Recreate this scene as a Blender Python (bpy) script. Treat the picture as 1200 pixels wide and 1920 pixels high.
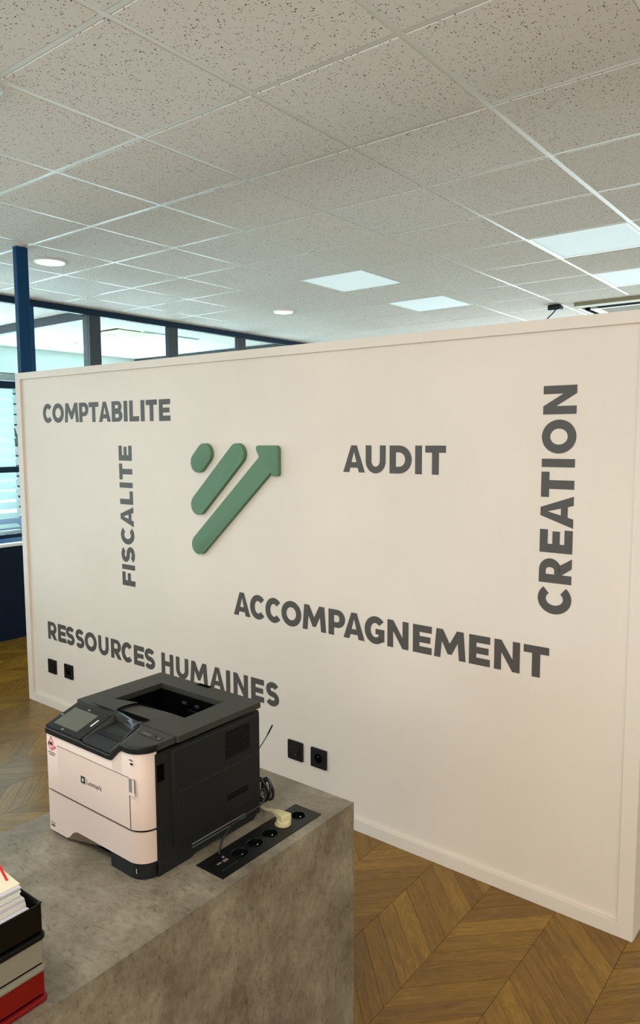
import bpy, bmesh, math, random
from mathutils import Vector, Matrix
random.seed(7)
SC = bpy.context.scene
COL = SC.collection
for o in list(bpy.data.objects): bpy.data.objects.remove(o)

# ------------------------------------------------------------------ camera
F_PX, YAW, PITCH, ROLL, CAM_Z = 1367.67, -.663295, -.100174, -.0038445, 1.70
cy_, sy_, cp_, sp_ = math.cos(YAW), math.sin(YAW), math.cos(PITCH), math.sin(PITCH)
fwd = Vector((sy_*cp_, cy_*cp_, sp_)); r0 = Vector((cy_, -sy_, 0)); u0 = r0.cross(fwd)
rgt = r0*math.cos(ROLL) + u0*math.sin(ROLL); upv = -r0*math.sin(ROLL) + u0*math.cos(ROLL)
cam = bpy.data.cameras.new('camera'); cam.sensor_fit = 'VERTICAL'; cam.sensor_height = 24
cam.lens = F_PX*24/1920; cam.clip_start = .02; cam.clip_end = 100
camo = bpy.data.objects.new('camera', cam); COL.objects.link(camo)
camo.matrix_world = Matrix(((rgt.x, upv.x, -fwd.x, 0), (rgt.y, upv.y, -fwd.y, 0), (rgt.z, upv.z, -fwd.z, CAM_Z), (0, 0, 0, 1)))
SC.camera = camo
def project(x, y, z):
    v = Vector((x, y, z-CAM_Z)); d = v.dot(fwd)
    if d < .05: return None
    return 600+F_PX*v.dot(rgt)/d, 960-F_PX*v.dot(upv)/d

# ------------------------------------------------------------------ world, lights, exposure
W = bpy.data.worlds.new('world'); SC.world = W; W.use_nodes = True
bg = W.node_tree.nodes['Background']; bg.inputs[0].default_value = (.72, .93, 1, 1); bg.inputs[1].default_value = 1.25
SC.view_settings.view_transform = 'Standard'; SC.view_settings.look = 'None'
SC.view_settings.exposure = .12; SC.view_settings.gamma = 1; SC.view_settings.use_curve_mapping = False
def area(name, loc, direction, sx, sy, power, color):
    l = bpy.data.lights.new(name, 'AREA'); l.shape = 'RECTANGLE'; l.size = sx; l.size_y = sy
    l.energy = power; l.color = color
    o = bpy.data.objects.new(name, l); COL.objects.link(o); o.location = loc
    o.rotation_euler = Vector(direction).to_track_quat('-Z', 'Y').to_euler(); return o
# daylight through the shop front behind the camera, through the office windows on the left, with a warm fill, far uplight and panel lamps added
area('daylight_behind_left', (-3.6, -4.0, 1.7), (0.1, 1, .95), 3.4, 1.8, 78, (.66, .83, 1))
area('warm_fill_behind_right', (1.8, -4.0, 1.7), (-.1, 1, .9), 4.0, 1.8, 138, (1, .84, .70))  # added fill that warms the right of the wall, not a window
area('daylight_office_windows', (-8.90, 2.7, 1.5), (1, 0, .45), 12.0, 1.9, 620, (.76, .92, 1))
area('far_side_uplight', (-1.5, 9.5, 1.6), (0, -1, .5), 6.0, 1.8, 150, (.82, .98, 1))  # unseen source at the far end, tilted up to lift the ceiling
LAMP_W = 13

# ------------------------------------------------------------------ materials
def lin(c): return tuple(((x/255)/12.92 if x/255 <= .04045 else ((x/255+.055)/1.055)**2.4) for x in c)
def mat(name, rgb, rough=.6, metal=0, spec=.5, emit=None, strength=0, coat=0):
    m = bpy.data.materials.new(name); m.use_nodes = True
    b = m.node_tree.nodes['Principled BSDF']
    b.inputs['Base Color'].default_value = (*lin(rgb), 1); b.inputs['Roughness'].default_value = rough
    b.inputs['Metallic'].default_value = metal; b.inputs['Specular IOR Level'].default_value = spec
    b.inputs['Coat Weight'].default_value = coat
    if emit: b.inputs['Emission Color'].default_value = (*lin(emit), 1); b.inputs['Emission Strength'].default_value = strength
    return m
class NT:
    def __init__(s, m): s.t = m.node_tree; s.b = s.t.nodes['Principled BSDF']
    def n(s, typ, **kw):
        x = s.t.nodes.new(typ)
        for k, v in kw.items():
            if k in x.inputs: x.inputs[k].default_value = v
            else: setattr(x, k, v)
        return x
    def l(s, a, ao, b, bi): s.t.links.new(a.outputs[ao], b.inputs[bi])
    def pos(s, scale=(1, 1, 1), kind='pos'):
        mp = s.n('ShaderNodeMapping'); mp.inputs['Scale'].default_value = scale
        if kind == 'pos': g = s.n('ShaderNodeNewGeometry'); s.l(g, 'Position', mp, 'Vector')
        elif kind == 'uv': g = s.n('ShaderNodeUVMap'); s.l(g, 'UV', mp, 'Vector')
        else: g = s.n('ShaderNodeTexCoord'); s.l(g, 'Object', mp, 'Vector')
        return mp
    def ramp(s, src, so, stops):
        r = s.n('ShaderNodeValToRGB'); e = r.color_ramp.elements
        while len(e) < len(stops): e.new(.5)
        for i, (p, c) in enumerate(stops): e[i].position = p; e[i].color = (*c, 1)
        s.l(src, so, r, 'Fac'); return r
    def bump(s, src, so, strength, dist=.001):
        b = s.n('ShaderNodeBump'); b.inputs['Strength'].default_value = strength; b.inputs['Distance'].default_value = dist
        s.l(src, so, b, 'Height'); s.l(b, 'Normal', s.b, 'Normal')
def plastic(name, rgb, rough, spec=.5, grain=900, amt=.15):
    m = mat(name, rgb, rough, spec=spec); t = NT(m)
    n = t.n('ShaderNodeTexNoise', Scale=grain); t.l(t.pos(), 0, n, 'Vector'); t.bump(n, 'Fac', amt, .0003); return m

def wall_paint(name, rgb, var=.03):
    m = mat(name, rgb, .62, spec=.25); t = NT(m); p = t.pos()
    n = t.n('ShaderNodeTexNoise', Scale=2.2, Detail=3.0); t.l(p, 0, n, 'Vector')
    a = lin(rgb); r = t.ramp(n, 'Fac', [(.3, tuple(c*(1-var) for c in a)), (.7, tuple(min(1, c*(1+var)) for c in a))])
    t.l(r, 'Color', t.b, 'Base Color')
    n2 = t.n('ShaderNodeTexNoise', Scale=260.0, Detail=2.0); t.l(p, 0, n2, 'Vector'); t.bump(n2, 'Fac', .12, .0008); return m
M = {}
M['cream'] = wall_paint('cream_paint', (230, 218, 205))
M['white_paint'] = wall_paint('white_paint', (226, 224, 216))
M['office_paint'] = wall_paint('office_paint', (226, 236, 235))
M['letter'] = mat('grey_vinyl', (84, 80, 76), .5, spec=.3)
M['green'] = plastic('sage_green_board', (98, 132, 104), .6, .3)
M['navy'] = plastic('navy_steel_lit', (4, 58, 98), .42, .2)  # lighter navy copy: window light on the post put into the colour
M['navy_dark'] = plastic('navy_panel', (3, 20, 38), .45, .15)
M['navy_rail'] = plastic('navy_rail', (5, 36, 60), .45, .2)
M['anthracite'] = plastic('anthracite_steel', (28, 38, 48), .4, .5)
M['black'] = plastic('black_plastic', (14, 15, 16), .42, .35)
M['printer_black'] = plastic('printer_black', (24, 26, 28), .5, .3, 1800, .25)
M['printer_top'] = plastic('printer_lid_grey', (50, 50, 46), .5, .4, 1800, .3)
M['band_black'] = mat('satin_band', (9, 11, 16), .4, spec=.35)
M['chute'] = mat('chute_black', (26, 28, 32), .35, spec=.4)
M['gloss_black'] = mat('gloss_black', (16, 17, 20), .16)
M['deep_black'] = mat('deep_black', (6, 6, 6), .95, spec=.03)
M['printer_white'] = plastic('printer_white', (218, 196, 184), .42, .5, 1500, .1)
M['screen'] = mat('display_reflection_grey', (92, 92, 82), .35)  # grey of a reflection on the display, put into the colour
M['lcd_mark'] = mat('faint_display_mark', (120, 124, 128), .4)
M['white_print'] = mat('white_print', (220, 220, 216), .5)
M['red_print'] = mat('crimson_print', (176, 28, 52), .5)
M['pink_print'] = mat('pink_print', (232, 170, 176), .5)
M['dark_print'] = mat('dark_print', (48, 42, 42), .5)
M['green_print'] = mat('green_print', (30, 60, 36), .5)
M['chrome'] = mat('steel', (210, 210, 205), .2, metal=1)
M['cream_plug'] = plastic('cream_plug', (206, 196, 150), .42)
M['cord_black'] = plastic('black_rubber', (20, 20, 20), .4)
M['grey_rubber'] = mat('grey_band', (118, 108, 104), .5)
M['tray_black'] = mat('black_polystyrene', (6, 6, 8), .3, spec=.3)
M['tray_grey'] = mat('grey_polystyrene', (138, 134, 118), .35)
M['tray_red'] = mat('red_polystyrene', (120, 4, 6), .3)
M['paper'] = mat('paper', (240, 236, 225), .7, spec=.2)
M['paper_blue'] = mat('paper_cool', (214, 212, 222), .7, spec=.2)
M['paper_cream'] = mat('paper_cream', (240, 230, 204), .7, spec=.2)
M['pen_red'] = mat('red_ink', (215, 28, 20), .4)
M['blind'] = mat('white_blind_slat', (232, 240, 240), .45)
M['slat'] = mat('white_blind_blade', (232, 242, 242), .5)
def _tl(m):
    t = m.node_tree; tb_ = t.nodes.new('ShaderNodeBsdfTranslucent'); tb_.inputs[0].default_value = (.82, .93, .95, 1); mx = t.nodes.new('ShaderNodeMixShader'); mx.inputs[0].default_value = .6
    t.links.new(t.nodes['Principled BSDF'].outputs[0], mx.inputs[1]); t.links.new(tb_.outputs[0], mx.inputs[2]); t.links.new(mx.outputs[0], t.nodes['Material Output'].inputs[0])
_tl(M['slat'])
M['rail'] = mat('white_grid_rail', (228, 229, 224), .36, spec=.42)
M['dark_void'] = mat('plenum', (60, 58, 54), .9, spec=.1)
M['led'] = mat('led_panel', (225, 235, 236), .7, spec=.1, emit=(205, 228, 235), strength=.5)
M['downlight'] = mat('downlight_glass', (255, 255, 250), .4, emit=(255, 250, 235), strength=6)
M['downlight_office'] = mat('office_lamp', (255, 255, 250), .4, emit=(250, 252, 255), strength=3)
M['vent_yellow'] = mat('vent_tile', (190, 190, 140), .6)
M['unit_beige'] = mat('cassette_grille', (150, 142, 112), .5)
M['detector'] = plastic('detector_white', (205, 206, 204), .35)

def glass():
    m = bpy.data.materials.new('clear_pane'); m.use_nodes = True; t = m.node_tree; t.nodes.clear()
    out = t.nodes.new('ShaderNodeOutputMaterial'); mx = t.nodes.new('ShaderNodeMixShader')
    tr = t.nodes.new('ShaderNodeBsdfTransparent'); gl = t.nodes.new('ShaderNodeBsdfGlossy'); fr = t.nodes.new('ShaderNodeFresnel')
    tr.inputs[0].default_value = (.93, .98, .97, 1); gl.inputs['Roughness'].default_value = .02; fr.inputs[0].default_value = 1.45
    ge = t.nodes.new('ShaderNodeNewGeometry'); inv = t.nodes.new('ShaderNodeMath'); inv.operation = 'SUBTRACT'; inv.inputs[0].default_value = 1
    mu = t.nodes.new('ShaderNodeMath'); mu.operation = 'MULTIPLY'; t.links.new(ge.outputs['Backfacing'], inv.inputs[1])
    t.links.new(fr.outputs[0], mu.inputs[0]); t.links.new(inv.outputs[0], mu.inputs[1]); t.links.new(mu.outputs[0], mx.inputs[0]); t.links.new(tr.outputs[0], mx.inputs[1]); t.links.new(gl.outputs[0], mx.inputs[2])
    t.links.new(mx.outputs[0], out.inputs[0]); return m
M['glass'] = glass()

def tile_mat():
    m = mat('mineral_tile', (205, 200, 190), .9, spec=.1); t = NT(m); p = t.pos()
    # stretched pits and pin holes of the mineral board
    dn = t.n('ShaderNodeTexNoise', Scale=30.0); t.l(p, 0, dn, 'Vector')
    mixv = t.n('ShaderNodeVectorMath', operation='MULTIPLY_ADD'); t.l(dn, 'Color', mixv, 0); mixv.inputs[1].default_value = (.02, .02, .02); t.l(p, 0, mixv, 2)
    v = t.n('ShaderNodeTexVoronoi', Scale=150.0); t.l(mixv, 0, v, 'Vector')
    sep = t.n('ShaderNodeSeparateColor'); t.l(v, 'Color', sep, 0)
    size = t.n('ShaderNodeMath', operation='MULTIPLY'); t.l(sep, 'Red', size, 0); t.l(sep, 'Green', size, 1)
    thr = t.n('ShaderNodeMath', operation='MULTIPLY'); t.l(size, 0, thr, 0); thr.inputs[1].default_value = .56
    less = t.n('ShaderNodeMath', operation='LESS_THAN'); t.l(v, 'Distance', less, 0); t.l(thr, 0, less, 1)
    ob = t.n('ShaderNodeObjectInfo'); base = t.ramp(ob, 'Random', [(0, lin((232, 227, 221))), (.5, lin((236, 231, 226))), (1, lin((233, 230, 226)))])
    mx = t.n('ShaderNodeMix', data_type='RGBA'); t.l(less, 0, mx, 0); t.l(base, 'Color', mx, 6); mx.inputs[7].default_value = (*lin((112, 97, 83)), 1)
    t.l(mx, 2, t.b, 'Base Color'); t.bump(less, 0, -.4, .002); return m
M['tile'] = tile_mat()

def concrete():
    m = mat('concrete_laminate', (140, 133, 116), .33, spec=.45); t = NT(m); p = t.pos((1, 1, 1))
    n1 = t.n('ShaderNodeTexNoise', Scale=7.0, Detail=10.0, Roughness=.7); t.l(p, 0, n1, 'Vector')
    p2 = t.pos((1, 2.0, 1)); n2 = t.n('ShaderNodeTexNoise', Scale=38.0, Detail=8.0, Roughness=.72, Distortion=.8); t.l(p2, 0, n2, 'Vector')
    n3 = t.n('ShaderNodeTexNoise', Scale=150.0, Detail=4.0, Roughness=.7); t.l(p2, 0, n3, 'Vector')
    r1 = t.ramp(n1, 'Fac', [(.34, lin((112, 103, 87))), (.5, lin((138, 129, 112))), (.66, lin((160, 152, 134)))])
    r2 = t.ramp(n2, 'Fac', [(.34, (.42, .38, .33)), (.44, (.84, .83, .81)), (.6, (1.04, 1.04, 1.04))])
    r3 = t.ramp(n3, 'Fac', [(.3, (.82, .82, .8)), (.7, (1.12, 1.12, 1.12))])
    mx = t.n('ShaderNodeMix', data_type='RGBA', blend_type='MULTIPLY'); mx.inputs[0].default_value = .8
    t.l(r1, 'Color', mx, 6); t.l(r2, 'Color', mx, 7)
    my = t.n('ShaderNodeMix', data_type='RGBA', blend_type='MULTIPLY'); my.inputs[0].default_value = .8
    t.l(mx, 2, my, 6); t.l(r3, 'Color', my, 7); t.l(my, 2, t.b, 'Base Color'); t.bump(n2, 'Fac', .12, .001); return m
M['concrete'] = concrete()

def wood(name, island):
    m = mat(name, (150, 112, 62), .24, spec=.5); t = NT(m)
    if island: g = t.n('ShaderNodeNewGeometry'); rnd = (g, 'Random Per Island')
    else: g = t.n('ShaderNodeObjectInfo'); rnd = (g, 'Random')
    mp = t.pos((1, 1, 1), 'uv'); off = t.n('ShaderNodeCombineXYZ')
    mu = t.n('ShaderNodeMath', operation='MULTIPLY'); t.l(*rnd, mu, 0); mu.inputs[1].default_value = 37.0; t.l(mu, 0, off, 'X'); t.l(mu, 0, off, 'Y'); t.l(mu, 0, off, 'Z')
    ad = t.n('ShaderNodeVectorMath', operation='ADD'); t.l(mp, 0, ad, 0); t.l(off, 0, ad, 1)
    st = t.n('ShaderNodeMapping'); st.inputs['Scale'].default_value = (5, 60, 1); t.l(ad, 0, st, 'Vector')
    n1 = t.n('ShaderNodeTexNoise', Scale=1.0, Detail=5.0, Roughness=.62, Distortion=1.2); t.l(st, 0, n1, 'Vector')
    st2 = t.n('ShaderNodeMapping'); st2.inputs['Scale'].default_value = (3.2, 13, 1); t.l(ad, 0, st2, 'Vector')
    n2 = t.n('ShaderNodeTexNoise', Scale=1.6, Detail=2.0, Distortion=.8); t.l(st2, 0, n2, 'Vector')
    wv = t.n('ShaderNodeMath', operation='MULTIPLY'); t.l(n2, 'Fac', wv, 0); wv.inputs[1].default_value = 34.0
    sn = t.n('ShaderNodeMath', operation='SINE'); t.l(wv, 0, sn, 0)
    base = t.ramp(*rnd, [(0, lin((124, 88, 25))), (.4, lin((133, 97, 28))), (.7, lin((139, 103, 30))), (1, lin((149, 112, 36)))])
    g1 = t.ramp(n1, 'Fac', [(.3, (.62, .58, .52)), (.5, (.95, .94, .92)), (.75, (1.12, 1.12, 1.1))])
    g2 = t.ramp(sn, 0, [(0, (.88, .86, .83)), (1, (1.04, 1.04, 1.04))])
    a = t.n('ShaderNodeMix', data_type='RGBA', blend_type='MULTIPLY'); a.inputs[0].default_value = .9; t.l(base, 'Color', a, 6); t.l(g1, 'Color', a, 7)
    b = t.n('ShaderNodeMix', data_type='RGBA', blend_type='MULTIPLY'); b.inputs[0].default_value = .9; t.l(a, 2, b, 6); t.l(g2, 'Color', b, 7)
    t.l(b, 2, t.b, 'Base Color'); t.bump(n1, 'Fac', .15, .0008); return m
M['plank'] = wood('oak_plank', False); M['plank_far'] = wood('oak_plank_far', True)
M['joint'] = mat('joint_dark', (44, 30, 16), .8, spec=.1)

# ------------------------------------------------------------------ geometry helpers
def place(o, parent):
    COL.objects.link(o)
    if parent is not None: o.parent = parent
def world_loc(o):
    v = Vector(o.location)
    while o.parent: o = o.parent; v += Vector(o.location)
    return v
def empty(name, loc, rz=0, label=None, cat=None, group=None, kind=None):
    o = bpy.data.objects.new(name, None); COL.objects.link(o); o.location = loc; o.rotation_euler = (0, 0, rz); o.empty_display_size = .05
    tag(o, label, cat, group, kind); return o
def tag(o, label=None, cat=None, group=None, kind=None):
    if label: o['label'] = label
    if cat: o['category'] = cat
    if group: o['group'] = group
    if kind: o['kind'] = kind
    return o
class MB:
    def __init__(s): s.bm = bmesh.new()
    def box(s, x0, x1, y0, y1, z0, z1, bev=0, seg=2):
        b = bmesh.new(); bmesh.ops.create_cube(b, size=1)
        for v in b.verts: v.co = Vector((x0 if v.co.x < 0 else x1, y0 if v.co.y < 0 else y1, z0 if v.co.z < 0 else z1))
        if bev: bmesh.ops.bevel(b, geom=list(b.edges), offset=bev, segments=seg, profile=.5, affect='EDGES')
        return s.add(b)
    def add(s, b, mtx=None):
        if mtx is not None: bmesh.ops.transform(b, matrix=mtx, verts=b.verts)
        vm = {v: s.bm.verts.new(v.co) for v in b.verts}
        for f in b.faces:
            try: s.bm.faces.new([vm[v] for v in f.verts])
            except ValueError: pass
        b.free(); return s
    def prism(s, pts, axis, a, b, top=None, bev=0):
        """extrude a polygon (2-D points) along axis from a to b; top(p)->b value per point when given"""
        def P(p, h):
            return {'z': (p[0], p[1], h), 'y': (p[0], h, p[1]), 'x': (h, p[0], p[1])}[axis]
        t = bmesh.new()
        lo = [t.verts.new(P(p, a(p) if callable(a) else a)) for p in pts]
        hi = [t.verts.new(P(p, b(p) if callable(b) else b)) for p in pts]
        n = len(pts)
        for i in range(n): t.faces.new((lo[i], lo[(i+1) % n], hi[(i+1) % n], hi[i]))
        t.faces.new(lo[::-1]); t.faces.new(hi)
        if bev: bmesh.ops.bevel(t, geom=[e for e in t.edges], offset=bev, segments=2, profile=.5, affect='EDGES')
        return s.add(t)
    def cyl(s, c, r, h, axis='z', seg=32, r2=None, bev=0):
        b = bmesh.new(); bmesh.ops.create_cone(b, cap_ends=True, segments=seg, radius1=r, radius2=r if r2 is None else r2, depth=h)
        if bev: bmesh.ops.bevel(b, geom=[e for e in b.edges if abs(e.verts[0].co.z-e.verts[1].co.z) < 1e-6], offset=bev, segments=3, profile=.5, affect='EDGES')
        m = {'z': Matrix(), 'y': Matrix.Rotation(math.pi/2, 4, 'X'), 'x': Matrix.Rotation(math.pi/2, 4, 'Y')}[axis]
        return s.add(b, Matrix.Translation(c) @ m)
    def tube(s, pts, r, seg=10, smooth=4):
        P = [Vector(p) for p in pts]
        if smooth and len(P) > 2:
            Q = []
            for i in range(len(P)-1):
                p0, p1, p2, p3 = P[max(i-1, 0)], P[i], P[i+1], P[min(i+2, len(P)-1)]
                for k in range(smooth):
                    u = k/smooth
                    Q.append(.5*((2*p1)+(p2-p0)*u+(2*p0-5*p1+4*p2-p3)*u*u+(3*p1-p0-3*p2+p3)*u**3))
            Q.append(P[-1]); P = Q
        rr = r if callable(r) else (lambda u: r)
        n = None; rings = []
        for i, p in enumerate(P):
            t = (P[min(i+1, len(P)-1)]-P[max(i-1, 0)]).normalized()
            if n is None: n = t.orthogonal().normalized()
            n = (n-t*n.dot(t)).normalized(); b = t.cross(n); R = rr(i/(len(P)-1))
            rings.append([s.bm.verts.new(p+R*(math.cos(a)*n+math.sin(a)*b)) for a in [2*math.pi*k/seg for k in range(seg)]])
        for a, b in zip(rings, rings[1:]):
            for k in range(seg): s.bm.faces.new((a[k], a[(k+1) % seg], b[(k+1) % seg], b[k]))
        s.bm.faces.new(rings[0][::-1]); s.bm.faces.new(rings[-1]); return s
    def sheet(s, grid, thick=0):
        """grid[i][j] -> Vector; optional downward thickness"""
        V = [[s.bm.verts.new(p) for p in row] for row in grid]
        L = [[s.bm.verts.new(Vector(p)-Vector((0, 0, thick))) for p in row] for row in grid] if thick else None
        ni, nj = len(V), len(V[0])
        for i in range(ni-1):
            for j in range(nj-1):
                s.bm.faces.new((V[i][j], V[i+1][j], V[i+1][j+1], V[i][j+1]))
                if L: s.bm.faces.new((L[i][j], L[i][j+1], L[i+1][j+1], L[i+1][j]))
        if L:
            rim = [(i, 0) for i in range(ni)]+[(ni-1, j) for j in range(1, nj)]+[(i, nj-1) for i in range(ni-2, -1, -1)]+[(0, j) for j in range(nj-2, 0, -1)]
            for a, b in zip(rim, rim[1:]+rim[:1]):
                s.bm.faces.new((V[a[0]][a[1]], V[b[0]][b[1]], L[b[0]][b[1]], L[a[0]][a[1]]))
        return s
    def build(s, name, m, parent=None, smooth=False, local=False, kind=None, label=None):
        off = Vector((0, 0, 0)) if (parent is None or local) else world_loc(parent)
        if off.length: bmesh.ops.translate(s.bm, vec=-off, verts=s.bm.verts)
        bmesh.ops.recalc_face_normals(s.bm, faces=s.bm.faces)
        me = bpy.data.meshes.new(name); s.bm.to_mesh(me); s.bm.free()
        me.materials.append(M[m] if isinstance(m, str) else m)
        if smooth:
            me.polygons.foreach_set('use_smooth', [True]*len(me.polygons))
            me.set_sharp_from_angle(angle=math.radians(38))
        o = bpy.data.objects.new(name, me); place(o, parent); tag(o, label, None, None, kind); return o
def plate_with_holes(outer, holes, z_top, z_bot):
    """flat plate in xy with open holes: top, bottom, outer and inner walls"""
    b = bmesh.new()
    for z in (z_top, z_bot):
        edges = []
        for loop in [outer]+holes:
            vs = [b.verts.new((x, y, z)) for x, y in loop]
            edges += [b.edges.new((vs[i], vs[(i+1) % len(vs)])) for i in range(len(vs))]
        bmesh.ops.triangle_fill(b, edges=edges, use_beauty=True)
    for loop in [outer]+holes:
        n = len(loop)
        for i in range(n):
            (x0, y0), (x1, y1) = loop[i], loop[(i+1) % n]
            b.faces.new([b.verts.new(p) for p in ((x0, y0, z_bot), (x1, y1, z_bot), (x1, y1, z_top), (x0, y0, z_top))])
    bmesh.ops.remove_doubles(b, verts=b.verts, dist=1e-6); return b
def circle(cx, cy, r, n=32): return [(cx+r*math.cos(2*math.pi*k/n), cy+r*math.sin(2*math.pi*k/n)) for k in range(n)]
def rrect(x0, x1, y0, y1, r, n=5):
    out = []
    for cx, cy, a in ((x1-r, y1-r, 0), (x0+r, y1-r, 90), (x0+r, y0+r, 180), (x1-r, y0+r, 270)):
        out += [(cx+r*math.cos(math.radians(a+90*k/n)), cy+r*math.sin(math.radians(a+90*k/n))) for k in range(n+1)]
    return out
def copy_tree(o, parent=None):
    c = o.copy(); COL.objects.link(c); c.parent = parent
    for ch in [k for k in KIDS(o)]: copy_tree(ch, c)
    return c
def KIDS(o): return [k for k in bpy.data.objects if k.parent == o]
def text_mesh(body, size, extr, m, parent, name, mtx, bold=0.0):
    """built-in font as a mesh; mtx places it (text lies in its local xy)"""
    c = bpy.data.curves.new('t', 'FONT'); c.body = body; c.size = size; c.extrude = extr; c.offset = bold; c.resolution_u = 3
    t = bpy.data.objects.new('t', c); COL.objects.link(t); dg = bpy.context.evaluated_depsgraph_get()
    me = bpy.data.meshes.new_from_object(t.evaluated_get(dg)); bpy.data.objects.remove(t)
    me.transform(Matrix.Translation(-world_loc(parent)) @ mtx); me.materials.clear(); me.materials.append(M[m])
    o = bpy.data.objects.new(name, me); place(o, parent); return o
FRONT = Matrix(((1, 0, 0, 0), (0, 0, -1, 0), (0, 1, 0, 0), (0, 0, 0, 1)))   # text facing -Y

# ------------------------------------------------------------------ the setting
CEIL = 2.89; XP = -5.84; XE = -8.95; YB = -4.2; YF = 9.6; XR = 4.2
G0X, G0Y = -2.41725594, 1.34953925
fl = MB().box(XE-.3, XR, YB, YF, -.12, -.004).build('floor', 'joint'); tag(fl, 'oak chevron plank floor', None, None, 'structure')
CW, PY = .2487, .0975
def plank_quad(x0, x1, ya, s, g=.0007):
    w = x1-x0
    return [(x0+g, ya+g), (x1-g, ya+g+s*w), (x1-g, ya+PY-g+s*w), (x0+g, ya+PY-g)]
def plank_mesh(s):
    me = bpy.data.meshes.new('plank'); q = plank_quad(0, CW, 0, s)
    add_plank_geo(me, [(q, s)]); return me
def add_plank_geo(me, quads):
    vs, fs, uvs = [], [], []
    for q, s in quads:
        n = len(vs); vs += [(x, y, 0) for x, y in q]+[(x, y, -.004) for x, y in q]
        fs.append((n, n+1, n+2, n+3))
        for i in range(4): fs.append((n+i, n+4+i, n+4+(i+1) % 4, n+(i+1) % 4))
        c = math.sqrt(.5)
        uv = [((x+s*y)*c, (-s*x+y)*c) for x, y in q]
        uvs += uv
        for i in range(4): uvs += [uv[i], uv[i], uv[(i+1) % 4], uv[(i+1) % 4]]
    me.from_pydata(vs, [], fs); l = me.uv_layers.new(name='UVMap')
    l.data.foreach_set('uv', [c for p in uvs for c in p]); me.update()
PM = {1: plank_mesh(1), -1: plank_mesh(-1)}
for me in PM.values(): me.materials.append(M['plank'])
cand = []
for c in range(-31, 23):
    x0 = -1.353+c*CW; s = -1 if c % 2 == 0 else 1
    y_at = 2.060 if s == -1 else 2.060-CW
    if x0 < XE or x0+CW > XR: continue
    for k in range(-66, 82):
        ya = y_at+k*PY
        if ya < YB+.3 or ya > YF-.3: continue
        mx, my = x0+CW/2, ya+PY/2+s*CW/2
        p = project(mx, my, 0); a = 0
        if p and -25 < p[0] < 1230 and p[1] < 1950:
            right = mx > -1.40 and my < 2.60 and p[1] > 1540
            left = p[0] < 125 and p[1] > 1185
            if right or left: a = (1000+1/((mx*mx+my*my))) if right else 1/(mx*mx+my*my)
        cand.append((a, x0, ya, s))
cand.sort(key=lambda t: -t[0])
near, rest = [t for t in cand[:296] if t[0] > 0], []
rest = cand[len(near):]
for a, x0, ya, s in near:
    o = bpy.data.objects.new('plank', PM[s]); COL.objects.link(o); o.location = (x0, ya, 0); o.parent = fl
me = bpy.data.meshes.new('planks_beyond'); add_plank_geo(me, [(plank_quad(x0, x0+CW, ya, s), s) for a, x0, ya, s in rest]); me.materials.append(M['plank_far'])
o = bpy.data.objects.new('planks_beyond', me); COL.objects.link(o); o.parent = fl; o['kind'] = 'stuff'

# ceiling: slab above, white grid rails, mineral tiles
ceil = MB().box(XE-.3, XR, YB, YF, CEIL+.03, CEIL+.13).build('ceiling', 'dark_void'); tag(ceil, 'suspended ceiling of speckled mineral tiles in white rails', None, None, 'structure')
LAMPS = {(1, 5), (1, 7), (-2, 5), (-2, 7)}
HID = {(4, -3), (4, 3), (1, -3), (-2, -3), (-5, -3), (7, -3), (7, 1)}      # panel lamps added out of view for light from above
DL = [(-4.52, 2.855), (-4.58, 5.315)]
ia0, ia1, ib0, ib1 = math.ceil((XE-.28-G0X)/.6), math.floor((XR-G0X)/.6), math.ceil((YB-G0Y)/.6), math.floor((YF-G0Y)/.6)
for a in range(ia0, ia1+1):
    x = G0X+.6*a; w = .014 if a == 2 else .011
    MB().box(x-w, x+w, YB, YF, CEIL, CEIL+.012).build('grid_rail', 'rail', ceil)
for b in range(ib0, ib1+1):
    y = G0Y+.6*b
    MB().box(XE-.28, XR, y-.0105, y+.0105, CEIL+.0006, CEIL+.0124).build('cross_rail', 'rail', ceil)
T = .5745
tb = MB().box(-T/2, T/2, -T/2, T/2, 0, .016, bev=.0015, seg=1); tile_me = tb.build('ceiling_tile', 'tile').data
bpy.data.objects.remove(bpy.data.objects['ceiling_tile'])
cass = (-2.300, -1.360, 6.625, 7.565)
tl = []
for a in range(ia0-1, ia1+1):
    for b in range(ib0-1, ib1+1):
        cx, cyy = G0X+.6*(a+.5), G0Y+.6*(b+.5)
        x0, x1, y0, y1 = cx-.3, cx+.3, cyy-.3, cyy+.3
        if x0 < XE-.3 or x1 > XR+.3 or y0 < YB-.3 or y1 > YF+.3: continue
        if (a, b) in LAMPS or (a, b) in HID or (a, b) in ((-9, 7), (-8, 6), (-9, 2)): continue
        if x1 > cass[0] and x0 < cass[1] and y1 > cass[2] and y0 < cass[3]:
            tx0, tx1, ty0, ty1 = cx-T/2, cx+T/2, cyy-T/2, cyy+T/2; cut_ = MB(); got = False
            for q in ((tx0, tx1, ty0, min(ty1, cass[2]-.001)), (tx0, tx1, max(ty0, cass[3]+.001), ty1), (tx0, min(tx1, cass[0]-.001), max(ty0, cass[2]), min(ty1, cass[3])), (max(tx0, cass[1]+.001), tx1, max(ty0, cass[2]), min(ty1, cass[3]))):
                if q[1]-q[0] > .004 and q[3]-q[2] > .004: cut_.box(*q, CEIL-.0016, CEIL+.012); got = True
            if got: cut_.build('ceiling_tile', 'tile', ceil)
            continue
        p = project(cx, cyy, CEIL); s = 0
        if p and -250 < p[0] < 1400 and -260 < p[1] < 700 and cx > XP-.3: s = 10/(cx*cx+cyy*cyy)
        elif p and 0 < p[0] < 700 and p[1] < 700 and cx < XP: s = .0001/(cx*cx+cyy*cyy)
        tl.append((s, cx, cyy))
tl.sort(key=lambda t: -t[0])
far = MB()
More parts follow.
